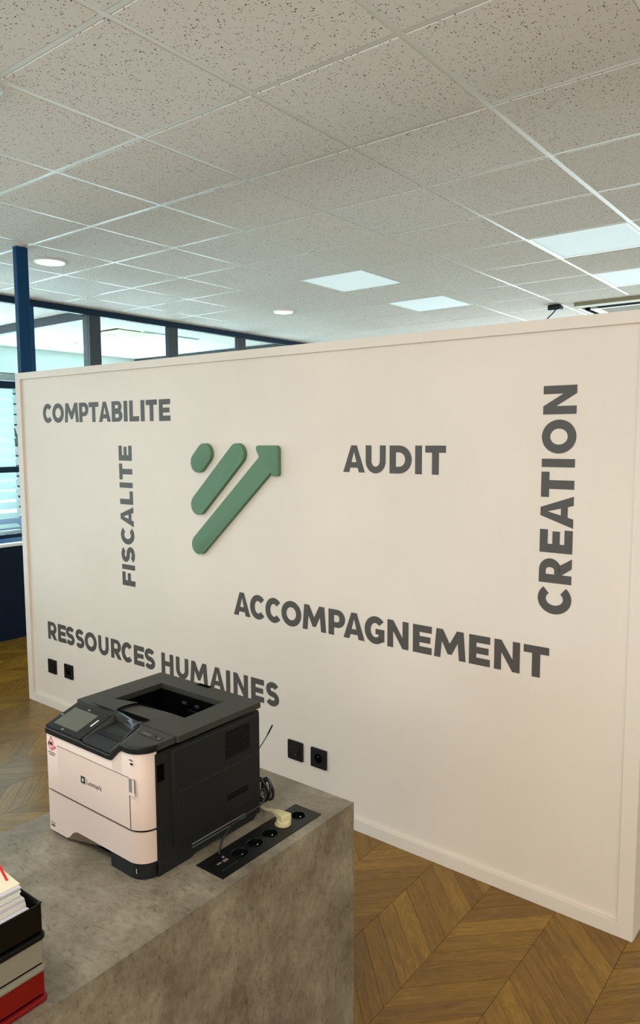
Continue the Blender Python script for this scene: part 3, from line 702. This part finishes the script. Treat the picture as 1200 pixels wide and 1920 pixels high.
MB().tube([tip2, tip2+Vector((-.010, .003, -.004)), (-1.275, 1.388, DZ+.0055), (-1.300, 1.392, DZ+.0045), (-1.38, 1.395, DZ+.0045), (-1.45, 1.40, DZ+.0045)], .0042, 10).build('cord', 'cream_plug', pg, smooth=True)
MB().cyl((SXC-.004, 1.3635, DZ+.003), .0203, .002, seg=36).build('rim', 'cream_plug', pg)

# black cables
c1 = MB().tube([(-1.222, 1.163, DZ+.003), (-1.228, 1.172, DZ+.012), (-1.236, 1.193, DZ+.030), (-1.240, 1.222, DZ+.043), (-1.241, 1.258, DZ+.048), (-1.2415, 1.294, DZ+.049), (-1.243, 1.330, DZ+.050), (-1.250, 1.358, DZ+.056), (-1.262, 1.372, DZ+.066), (-1.279, 1.376, DZ+.064), (-1.296, 1.380, DZ+.048), (-1.31, 1.39, DZ+.02), (-1.33, 1.41, DZ+.012)], .0028, 10).build('data_cable', 'cord_black', None, smooth=True)
tag(c1, 'thin black cable rising from the socket strip round the printer corner', 'cable')
P = []
for k in range(0, 27):
    a = k*2*math.pi/8; P.append((-1.302+.022*math.cos(a)+.0008*k-.005, 1.395+.010*math.sin(a*.5)+.0006*k, DZ+.048+.030*math.sin(a)))
P += [(-1.31, 1.40, DZ+.03), (-1.34, 1.42, DZ+.006), (-1.42, 1.44, DZ+.005)]
c2 = MB().tube(P, .0038, 9, 3).build('coiled_cord', 'cord_black', None, smooth=True); tag(c2, 'bundle of black cord coiled behind the printer corner', 'cable')
MB().cyl((-1.296, 1.392, DZ+.045), .010, .016, 'y', 16, bev=.002).build('tie', 'grey_rubber', c2, smooth=True)
c3 = MB().tube([(-1.279, 1.4235, .928), (-1.298, 1.4215, .893), (-1.325, 1.418, .850), (-1.36, 1.410, .79), (-1.40, 1.40, .706)], lambda u: .0022 if u < .2 else .0013, 8).build('upright_wire', 'cord_black', None, smooth=True); tag(c3, 'thin black wire sticking up behind the printer', 'cable')

# ------------------------------------------------------------------ printer
PX0, PX1, PF, PB = -1.650, -1.268, .975, 1.358
pr = empty('laser_printer', (-1.46, 1.16, DZ), 0, 'white-fronted black laser printer on the concrete desk', 'printer')
bd = MB().box(PX0+.004, PX1, 1.016, PB, .712, .926)
bd.box(PX0+.004, -1.593, 1.016, PB, .9255, .992).box(-1.334, PX1, 1.016, PB, .9255, .992).box(-1.594, -1.333, 1.016, 1.1410, .9255, .992).box(-1.594, -1.333, 1.3065, PB, .9255, .992)
bd.build('body', 'printer_black', pr)
MB().prism([(1.016, .700), (1.112, .700), (1.135, .708), (1.205, .7085), (1.225, .703), (1.335, .703), (1.352, .716), (1.352, .730), (1.016, .730)], 'x', PX0+.006, PX1-.0005).build('base_tray', 'printer_black', pr)
# plan of the rounded front: left back -> left front -> right front -> right back
def plan(off=0, yb=1.018, r=.046):
    rl = .010; P = [(PX0-off, yb)]
    P += arc(PX0+rl, PF+rl, rl+off, rl+off, 180, 270, 5)
    P += [(PX0+rl+(PX1-r-PX0-rl)*k/40, PF-off) for k in range(1, 40)]
    P += arc(PX1-.002-r, PF+r, r+off, r+off, 270, 360, 14)
    P += [(PX1-.002+off, yb)]; return P
def ramp_(x, stops):
    for (a, va), (b, vb) in zip(stops, stops[1:]):
        if x <= b: return va+(vb-va)*max(0, (x-a))/(b-a)
    return stops[-1][1]
white_top = lambda p: ramp_(p[0], [(-2, .9635), (-1.388, .9650), (-1.372, .9665), (-1.345, .992), (-1.333, .9995), (-1.0, .9995)])
def fine(P, xs):
    """insert extra plan points at given x along the front run"""
    out = []
    for a, b in zip(P, P[1:]+[P[0]]):
        out.append(a)
        if abs(a[1]-b[1]) < 1e-9 and b[0] > a[0]:
            for x in xs:
                if a[0] < x < b[0]: out.append((x, a[1]))
    return out
XS = (-1.3925, -1.3885, -1.38, -1.372, -1.36, -1.345, -1.339, -1.333)
fo_, fi_ = fine(plan(), XS), fine(plan(-.003), XS)
fc = MB().sheet([[Vector((q[0], q[1], .8190)), Vector((p[0], p[1], .8190)), Vector((p[0], p[1], white_top(p)-.0008)), Vector((p[0]*.8+q[0]*.2, p[1]*.8+q[1]*.2, white_top(p))), Vector((q[0], q[1], white_top(p))), Vector((q[0], q[1], .8190))] for p, q in zip(fo_, fi_)]).build('front_cover', 'printer_white', pr, smooth=True, label='white upper front cover')
cut = lambda p: ramp_(p[0], [(-2, .7090), (-1.5685, .7090), (-1.556, .716), (-1.540, .732), (-1.5225, .7395), (-1.0, .7400)]) if p[1] < 1.0 else .7400 if p[0] > -1.4 else .709
dr = MB().prism(fine(plan(), (-1.5685, -1.565, -1.556, -1.548, -1.540, -1.53, -1.5225)), 'z', cut, .8135).build('paper_drawer', 'printer_white', pr, smooth=True, label='white lower paper drawer')
MB().prism(plan(-.004, 1.017), 'z', .8120, .8200).build('drawer_gap', 'deep_black', pr)
bs = [p for p in plan(-.003, 1.017) if p[0] > -1.392]; bs = [(-1.392, PF+.003)]+bs+[(-1.392, 1.017)]
bf = MB().prism(bs, 'z', .7005, .7398).build('front_foot', 'printer_black', pr, smooth=True)
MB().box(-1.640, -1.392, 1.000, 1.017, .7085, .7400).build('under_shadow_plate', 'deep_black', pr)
text_mesh('1', .017, .0002, 'white_print', bf, 'number_mark', Matrix.Translation((-1.302, PF+.0028, .7165)) @ FRONT)
# drawer icon
for (a0, a1, b0, b1) in ((-1.636, -1.620, .727, .7285), (-1.636, -1.6345, .727, .733), (-1.6215, -1.620, .727, .733), (-1.632, -1.624, .7315, .7325), (-1.636, -1.620, .7205, .7245)):
    MB().box(a0, a1, PF-.0003, PF+.0005, b0, b1).build('icon_mark', 'dark_print' if b0 < .722 else 'screen', dr)
# paper door with its groove
MB().prism(rrect(-1.5955, -1.3095, .8192, .9420, .004), 'y', PF-.0003, PF+.001).build('door_groove', 'dark_print', fc)
dpts = [(-1.5945, .8200), (-1.3108, .8200), (-1.3108, .9408)]+[(-1.5885, .9408), (-1.592, .9400), (-1.5945, .9365)]
dd = MB().prism(dpts, 'y', PF-.0012, PF+.001).build('paper_door', 'printer_white', fc)
MB().box(-1.3100, -1.2925, PF-.0006, PF+.001, .9085, .9400, bev=.0003, seg=1).build('latch_recess', 'lcd_mark', fc, label='lavender grey latch recess at the right of the door')
MB().box(-1.3100, -1.2900, PF-.0030, PF+.001, .9020, .9085, bev=.0008).build('latch_lip', 'printer_white', fc)
MB().box(-1.2995, -1.2925, PF-.0012, PF+.001, .9085, .9400).build('latch_edge', 'printer_white', fc)
# maker's mark on the door
yd = PF-.0012
MB().box(-1.4975, -1.4795, yd-.0003, yd+.0005, .8755, .8935).build('logo_square', 'green_print', fc)
MB().prism([(-1.4885, .8915), (-1.4815, .8845), (-1.4885, .8775), (-1.4885, .8845)], 'y', yd-.0005, yd).build('logo_facet', 'dark_print', fc)
MB().prism([(-1.4885, .8895), (-1.4845, .8845), (-1.4885, .8795), (-1.4925, .8845)], 'y', yd-.0007, yd).build('logo_diamond', 'white_print', fc)
text_mesh('Lexmark', .0178, .0002, 'dark_print', fc, 'brand_word', Matrix.Translation((-1.4745, yd-.0002, .8780)) @ FRONT @ Matrix.Diagonal((.96, 1, 1, 1)))
# service sticker at the upper left
def seg2(m, a, b, w, y=PF-.0004):
    dx, dz = b[0]-a[0], b[1]-a[1]; L = math.hypot(dx, dz); nx, nz = -dz/L*w/2, dx/L*w/2
    m.prism([(a[0]-nx, a[1]-nz), (b[0]-nx, b[1]-nz), (b[0]+nx, b[1]+nz), (a[0]+nx, a[1]+nz)], 'y', y, PF+.0005)
A_, Lf, Bt, Br, Rr = (-1.6225, .9585), (-1.6375, .9350), (-1.6270, .9245), (-1.6030, .9360), (-1.6110, .9440)
MB().prism([A_, Lf, Bt, Br, Rr], 'y', PF-.0002, PF+.0005).build('sticker_ground', 'pink_print', fc)
sm = MB(); seg2(sm, A_, Lf, .0018); seg2(sm, Lf, Bt, .0018); seg2(sm, Bt, Br, .0024); seg2(sm, A_, Rr, .0018); sm.build('sticker_outline', 'red_print', fc)
text_mesh('PML', .0115, .0002, 'dark_print', fc, 'sticker_word', Matrix.Translation((-1.6335, PF-.0008, .9355)) @ FRONT @ Matrix.Rotation(math.radians(4), 4, 'Z'), bold=.0003)
sm = MB()
for k in range(6): seg2(sm, (-1.6225+.0034*k, .9215+.0020*k), (-1.6202+.0034*k, .9229+.0020*k), .0022)
sm.build('sticker_small_print', 'red_print', fc)
for (xa, xb, zz) in ((-1.6365, -1.606, .9155), (-1.6335, -1.609, .9100)):
    sm = MB(); x = xa
    while x < xb: w = random.uniform(.0012, .0022); sm.box(x, min(x+w, xb), PF-.0003, PF+.0004, zz, zz+.0024); x += w+.0007
    sm.build('sticker_text_line', 'dark_print', fc)
# usb mark and port
MB().box(-1.3060, -1.2965, PF-.0002, PF+.0006, .9740, .9775).build('usb_port', 'deep_black', fc)
sm = MB(); seg2(sm, (-1.3075, .9845), (-1.2965, .9845), .0008); seg2(sm, (-1.304, .9845), (-1.301, .9870), .0007); seg2(sm, (-1.3025, .9845), (-1.2995, .9822), .0007)
sm.cyl((-1.3075, PF-.0001, .9845), .0014, .0008, 'y', 10); sm.build('usb_symbol', 'dark_print', fc)

# operator cap: one height field with sloped display side, central chute and flat right side
YS0, YS1 = .9740, 1.0750
def cap_h(x, y):
    t = max(0, min(1, (y-YS0)/(YS1-YS0)))
    left = .9795+.0335*t; ch = .9775+.0165*t
    xl = -1.4925-.004*t; xr = -1.3790-.031*t; xr2 = -1.3390-.050*t
    if x <= xl: return left
    if x <= xl+.006: return left+(ch-left)*(x-xl)/.006
    if x <= xr: return ch
    if x <= xr2: return ch+(1.0145-ch)*(x-xr)/(xr2-xr)
    return 1.0145
xs = sorted(set([round(PX0-.001+(.3820)*k/70, 5) for k in range(71)]+[-1.4925, -1.4865, -1.379, -1.339]))
r = .046; rows = []
for x in xs:
    cxr = PX1-.002-r; yf = YS0
    if x > cxr: dxx = min(x-cxr, r+.0009); yf = PF+r-math.sqrt(max(0, (r+.0010)**2-dxx*dxx))
    elif x < PX0+.007: yf = YS0+.004*(1-(x-PX0+.003)/.010)
    rows.append([Vector((x, yf+(YS1-yf)*j/12, cap_h(x, yf+(YS1-yf)*j/12)-(.0022 if j == 0 else 0))) for j in range(13)])
cp = MB(); cb = cp.bm
V = [[cb.verts.new(p) for p in row] for row in rows]
Lw = [[cb.verts.new((row[j].x, row[j].y, min(white_top((row[j].x, 0)), row[j].z-.004)-.0005)) for j in (0, 12)] for row in rows]
for i in range(len(V)-1):
    for j in range(12): cb.faces.new((V[i][j], V[i+1][j], V[i+1][j+1], V[i][j+1]))
    cb.faces.new((V[i][0], Lw[i][0], Lw[i+1][0], V[i+1][0])); cb.faces.new((V[i][12], V[i+1][12], Lw[i+1][1], Lw[i][1])); cb.faces.new((Lw[i][0], Lw[i][1], Lw[i+1][1], Lw[i+1][0]))
for i in (0, len(V)-1): cb.faces.new([V[i][j] for j in range(13)]+[Lw[i][1], Lw[i][0]])
cap = cp.build('operator_cap', 'printer_top', pr, smooth=True)
# dark glossy front band under the cap edge
bo, bi = fine(plan(.0034, 1.018), XS), fine(plan(.0004, 1.018), XS)
MB().sheet([[Vector((q[0], q[1], white_top(p)+.0002)), Vector((p[0], p[1], white_top(p)+.0002)), Vector((p[0], p[1], cap_h(p[0], .9740)-.0026)), Vector((p[0]*.5+q[0]*.5, p[1]*.5+q[1]*.5, cap_h(p[0], .9740)-.0010)), Vector((q[0], q[1], cap_h(p[0], .9740)-.0004))] for p, q in zip(bo, bi)]).build('front_band', 'band_black', cap, smooth=True)
# chute facing that sweeps up into the curled lip
def resample(P, n):
    P = [Vector(p) for p in P]; L = [0]
    for a, b in zip(P, P[1:]): L.append(L[-1]+(b-a).length)
    out = []
    for k in range(n):
        d = L[-1]*k/(n-1); i = 0
        while i < len(P)-2 and L[i+1] < d: i += 1
        out.append(P[i].lerp(P[i+1], (d-L[i])/max(1e-9, L[i+1]-L[i])))
    return out
RW = [[(-1.4885, .9745, .9812), (-1.3800, .9745, .9812)],
      [(-1.4960, 1.010, .9882), (-1.3895, 1.005, .9866)],
      [(-1.5100, 1.050, .9962), (-1.4020, 1.040, .9930)],
      [(-1.5280, 1.0860, 1.0010), (-1.471, 1.0770, .9995), (-1.4085, 1.0620, .9975)],
      [(-1.5400, 1.0868, 1.0100), (-1.515, 1.0885, 1.0100), (-1.479, 1.083, 1.0095), (-1.440, 1.075, 1.0095), (-1.408, 1.068, 1.0085), (-1.4000, 1.078, 1.0095)],
      [(-1.603, 1.083, 1.0210), (-1.561, 1.0815, 1.0205), (-1.530, 1.0835, 1.0200), (-1.511, 1.086, 1.0195), (-1.485, 1.087, 1.0190), (-1.447, 1.080, 1.0185), (-1.420, 1.0745, 1.0180), (-1.398, 1.081, 1.0175), (-1.392, 1.103, 1.0170)]]
g = [resample(r_, 25) for r_ in RW]; gg = []
for i in range(len(g)-1):
    for k in range(4):
        u = k/4; p0, p1, p2, p3 = g[max(i-1, 0)], g[i], g[i+1], g[min(i+2, len(g)-1)]
        gg.append([.5*((2*b)+(c-a)*u+(2*a-5*b+4*c-d)*u*u+(3*b-a-3*c+d)*u**3) for a, b, c, d in zip(p0, p1, p2, p3)])
gg.append(g[-1])
MB().sheet(gg, .0010).build('chute', 'chute', cap, smooth=True)
MB().sheet([[Vector((-1.4995+.001*0-.0135*t, .9760+.106*t, .9800+.0225*t+.0004)) , Vector((-1.4880-.0390*t, .9760+.106*t, .9800+.0225*t+.0004))] for t in (0, .25, .5, .75, 1)], .0006).build('chute_gap', 'deep_black', cap)
MB().tube([(-1.3800, .9750, .9822), (-1.3895, 1.005, .9876), (-1.4020, 1.040, .9940), (-1.4080, 1.060, .9978)], .0010, 8, 2).build('chute_edge_glint', 'chrome', cap)  # steel bead drawing the highlight along the chute's right edge
# display
def slab(x0, x1, y0, y1, lift, th, skew=0):
    g = [[Vector((x, y, .9795+.0335*(y-YS0)/(YS1-YS0)+lift)) for y in (y0, y1)] for x in (x0, x1)]
    return MB().sheet(g, th)
bz = slab(-1.6465, -1.4995, .9760, 1.0690, .0022, .003).build('display_bezel', 'gloss_black', cap)
slab(-1.6325, -1.5330, .9905, 1.0530, .0027, .0006).build('screen', 'screen', bz)
slab(-1.5185, -1.5140, 1.018, 1.042, .0027, .0006).build('light_bar', 'white_print', bz)
for x, y in ((-1.580, 1.0595), (-1.641, 1.021), (-1.582, .983)): slab(x-.0045, x+.0045, y-.002, y+.002, .0026, .0005).build('touch_mark', 'lcd_mark', bz)
# control label on the right of the cap
MB().prism(rrect(-1.3560, -1.2810, 1.0350, 1.0560, .006), 'z', 1.0142, 1.0148).build('label_outline', 'deep_black', cap)
MB().prism(rrect(-1.3550, -1.2820, 1.0360, 1.0550, .0052), 'z', 1.0144, 1.0151).build('label_plate', 'printer_top', cap)
MB().box(-1.3115, -1.3107, 1.0360, 1.0550, 1.0150, 1.0153).build('label_divider', 'deep_black', cap)
sm = MB()
for k in range(7): sm.box(-1.3475+.0042*k, -1.3475+.0042*k+.0030, 1.0435, 1.0475, 1.0150, 1.0153)
sm.build('label_text', 'lcd_mark', cap)
MB().box(-1.304, -1.298, 1.0435, 1.048, 1.0150, 1.0153).build('lock_mark', 'deep_black', cap)
MB().prism([(-1.293, 1.043), (-1.286, 1.043), (-1.2895, 1.0495)], 'z', 1.0150, 1.0153).build('arrow_mark', 'lcd_mark', cap)
# top lid with the output bin
LX0, LX1, LY0, LY1 = -1.664, -1.2625, 1.0770, 1.3640
pit = [(-1.338, 1.166), (-1.342, 1.302), (-1.588, 1.301), (-1.588, 1.143), (-1.562, 1.150), (-1.540, 1.1565), (-1.5175, 1.1630),
       (-1.5225, 1.150), (-1.5250, 1.132), (-1.5245, 1.112), (-1.5200, 1.098), (-1.507, 1.1035), (-1.396, 1.106), (-1.391, 1.140), (-1.388, 1.166)]
outer = rrect(LX0, LX1, LY0, LY1, .007, 3)
ni = (-1.4985, -1.4500)
MB().add(plate_with_holes(outer, [pit], 1.0150, 1.0000)).build('top_lid', 'printer_top', pr)
b = MB().box(-1.592, -1.335, 1.142, 1.305, .928, .934)
b.box(-1.592, -1.586, 1.142, 1.305, .934, .9995).box(-1.341, -1.335, 1.158, 1.305, .934, .9995).box(-1.586, -1.341, 1.299, 1.305, .934, .9995).box(-1.586, -1.341, 1.142, 1.146, .934, .9995)
b.build('output_bin', 'deep_black', pr)  # lining coloured near black to carry the shadow in the pit
ry = lambda x: 1.158+.010*min(1, (x+1.5255)/.03)
rows = [[Vector((x, 1.092+(ry(x)-1.092)*v, 1.0095+.0052*max(0, min(1, (x+1.519)/.125))-.0012*v*v)) for v in (0, .25, .5, .75, 1)] for x in (-1.5255, -1.518, -1.508, -1.495, -1.47, -1.44, -1.41, -1.3895, -1.3855)]
MB().sheet(rows, .012).build('output_ramp', 'printer_top', pr, smooth=True)
MB().tube([(-1.5195, 1.099, 1.0130), (-1.5240, 1.113, 1.0130), (-1.5243, 1.132, 1.0130), (-1.5215, 1.150, 1.0125), (-1.5130, 1.160, 1.012), (-1.495, 1.1672, 1.0110), (-1.46, 1.1690, 1.0105), (-1.42, 1.1685, 1.0105), (-1.39, 1.1672, 1.0110)], .0020, 8).build('ramp_edge', 'deep_black', pr, smooth=True)
MB().sheet([[Vector((-1.507, 1.1040, 1.0152)), Vector((-1.5205, 1.0930, 1.0152))], [Vector((-1.396, 1.1062, 1.0152)), Vector((-1.396, 1.0800, 1.0152))]], .0004).build('lip_shade', 'deep_black', pr)  # flat black sheet painting the shade behind the lip
for x, w in ((-1.452, .010), (-1.430, .006)): MB().box(x-w/2, x+w/2, 1.1650, 1.1720, 1.004, 1.0105, bev=.0006, seg=1).build('paper_stop', 'printer_black', pr)
for x in (-1.48, -1.43, -1.385): MB().cyl((x, 1.293, .982), .006, .016, 'x', 16, bev=.001).build('exit_roller', 'printer_black', pr, smooth=True)
MB().box(-1.465, -1.385, 1.286, 1.289, .968, .971).build('exit_bar', 'printer_black', pr)
MB().box(ni[0], ni[1], LY1-.0125, LY1+.001, 1.0145, 1.0158).build('rear_notch', 'deep_black', pr)
# right side: two panels, louvres, grip ridges
sp = MB().box(PX1-.004, PX1+.0030, 1.0600, PB, .7520, .9890, bev=.003, seg=2).build('side_cover', 'printer_black', pr, smooth=True)
MB().box(PX1, PX1+.0040, 1.0660, PB-.002, .8840, .9840, bev=.0010, seg=1).build('upper_panel', 'printer_black', sp)
MB().box(PX1, PX1+.0040, 1.0770, PB-.002, .7590, .8815, bev=.0010, seg=1).build('access_door', 'printer_black', sp)
MB().box(PX1+.003, PX1+.0043, 1.2320, 1.3180, .9030, .9720).build('louvre_back', 'deep_black', sp)
for k in range(13): 
    z = .9045+.0052*k; MB().box(PX1+.0035, PX1+.0052, 1.2320, 1.3180, z, z+.0026).build('louvre', 'printer_black', sp)
for z in (.8060, .8005, .7950): MB().box(PX1+.003, PX1+.0042, 1.2340, 1.3110, z, z+.0028).build('vent_slot', 'deep_black', sp)
for z in (.7320, .7235): MB().box(PX1-.001, PX1+.0020, 1.1180, 1.3030, z, z+.0018, bev=.0004, seg=1).build('grip_ridge', 'lcd_mark' if z > .73 else 'screen', pr)
MB().box(PX1-.001, PX1+.0004, 1.0200, 1.0400, .9240, .9650).build('handle_recess', 'deep_black', pr)

# ------------------------------------------------------------------ stacked trays with papers
def tray(z0, h, m, label, dx=0, dy=0):
    X1, Y1 = -1.1385+dx, .6535+dy; X0, Y0 = X1-.262, Y1-.345
    t = empty('letter_tray', ((X0+X1)/2, (Y0+Y1)/2, z0), 0, label, 'tray', 'stacked letter trays at the lower left')
    b = MB().prism(rrect(X0, X1, Y0, Y1, .006), 'z', z0+.0135, z0+.0165); b.build('floor', m, t)
    def shell(off, r, w, za, zb_, nm, bv=0):
        o_ = rrect(X0-off, X1+off, Y0-off, Y1+off, r); i_ = rrect(X0+w, X1-w, Y0+w, Y1-w, max(.001, r-w-off))
        bb = plate_with_holes(o_, [i_], zb_, za); MB().add(bb).build(nm, m, t, smooth=True)
    shell(0, .005, .0024, z0+.0125, z0+h-.0006, 'side_wall')
    prof = [(-.003, .0005), (.0022, .0005), (.0036, .0014), (.0046, .0035), (.0046, .0085), (.0036, .0108), (.0012, .0118), (-.001, .0122)]
    loops = [rrect(X0-q, X1+q, Y0-q, Y1+q, .007+q) for q, _ in prof]
    MB().sheet([[Vector((*loops[i][k % len(loops[0])], z0+prof[i][1])) for i in range(len(prof))] for k in range(len(loops[0])+1)]).build('base_flange', m, t, smooth=True)
    if m == 'tray_black': MB().tube([(X1-.0012, Y1-.008, z0+h), (X1-.0012, Y1-.001, z0+h+.0008)], .0018, 10, 0).build('corner_lug', m, t)
    return t
tray(.7000, .0590, 'tray_red', 'red plastic letter tray at the bottom of the stack')
tray(.7590, .0590, 'tray_grey', 'pale grey plastic letter tray in the middle of the stack')
tray(.8180, .0670, 'tray_black', 'black plastic letter tray on top of the stack holding papers')
zc = .8345; rnd = random.Random(3)
def sheetstack(name, x1, y1, z, th, rot, m, tilt, label=None, curl=0, n=10):
    """one sheaf: A4 block whose free corner can lift"""
    t = MB(); rows = []
    R_ = Matrix.Rotation(rot, 3, 'Z')
    for i in range(n+1):
        row = []
        for j in range(n+1):
            u, v = i/n, j/n; p = Vector((-.207*(1-u), -.294*(1-v), 0)); p = R_ @ p
            row.append(Vector((x1+p.x, y1+p.y, z+th+tilt*(1-u)+curl*(1-u)*(v**2))))
        rows.append(row)
    t.sheet(rows, th).build(name, m, pp); return rows
pp = empty('paper_stack', (-1.27, .50, .8345), 0, 'loose stack of white papers heaped in the black tray', 'papers')
x, y, z = -1.152, .643, .8345
spec = []
for k in range(22):
    th = rnd.choice((.0012, .002, .0026, .0034)); u = k/21
    xx = -1.150-.032*min(1, max(0, (u-.15)/.5))+rnd.uniform(-.003, .003)
    if k in (8, 9): xx += .004
    yy = .6455-.008*u+rnd.uniform(-.002, .002)
    sheetstack('sheet', xx, yy, z, th, math.radians(rnd.uniform(-1.2, 1.6)), 'paper' if k % 3 else 'paper_blue', .0004*k, curl=.0002*k); z += th+.0009
top_z = z
rows = sheetstack('top_sheet', -1.186, .640, z, .0006, math.radians(.5), 'paper_cream', .010, curl=.006)
def on_top(x, y): return top_z+.0018+.010*(-1.186-x)/.207+.006*(-1.186-x)/.207*((y-.346)/.294)**2
for (ax, ay, bx_, by_) in ((-1.262, .6415, -1.209, .6285),):
    dx, dy = bx_-ax, by_-ay; L = math.hypot(dx, dy); nx, ny = -dy/L*.0022, dx/L*.0022
    MB().sheet([[Vector((ax+nx, ay+ny, on_top(ax, ay))), Vector((bx_+nx, by_+ny, on_top(bx_, by_)))], [Vector((ax-nx, ay-ny, on_top(ax, ay))), Vector((bx_-nx, by_-ny, on_top(bx_, by_)))]], .0003).build('red_mark', 'pen_red', pp)
MB().prism([(-1.280, .640), (-1.268, .6395), (-1.2535, .6385), (-1.2545, .6345), (-1.270, .626), (-1.285, .628)], 'z', lambda p: on_top(*p)-.0004, lambda p: on_top(*p)).build('red_mark', 'pen_red', pp)
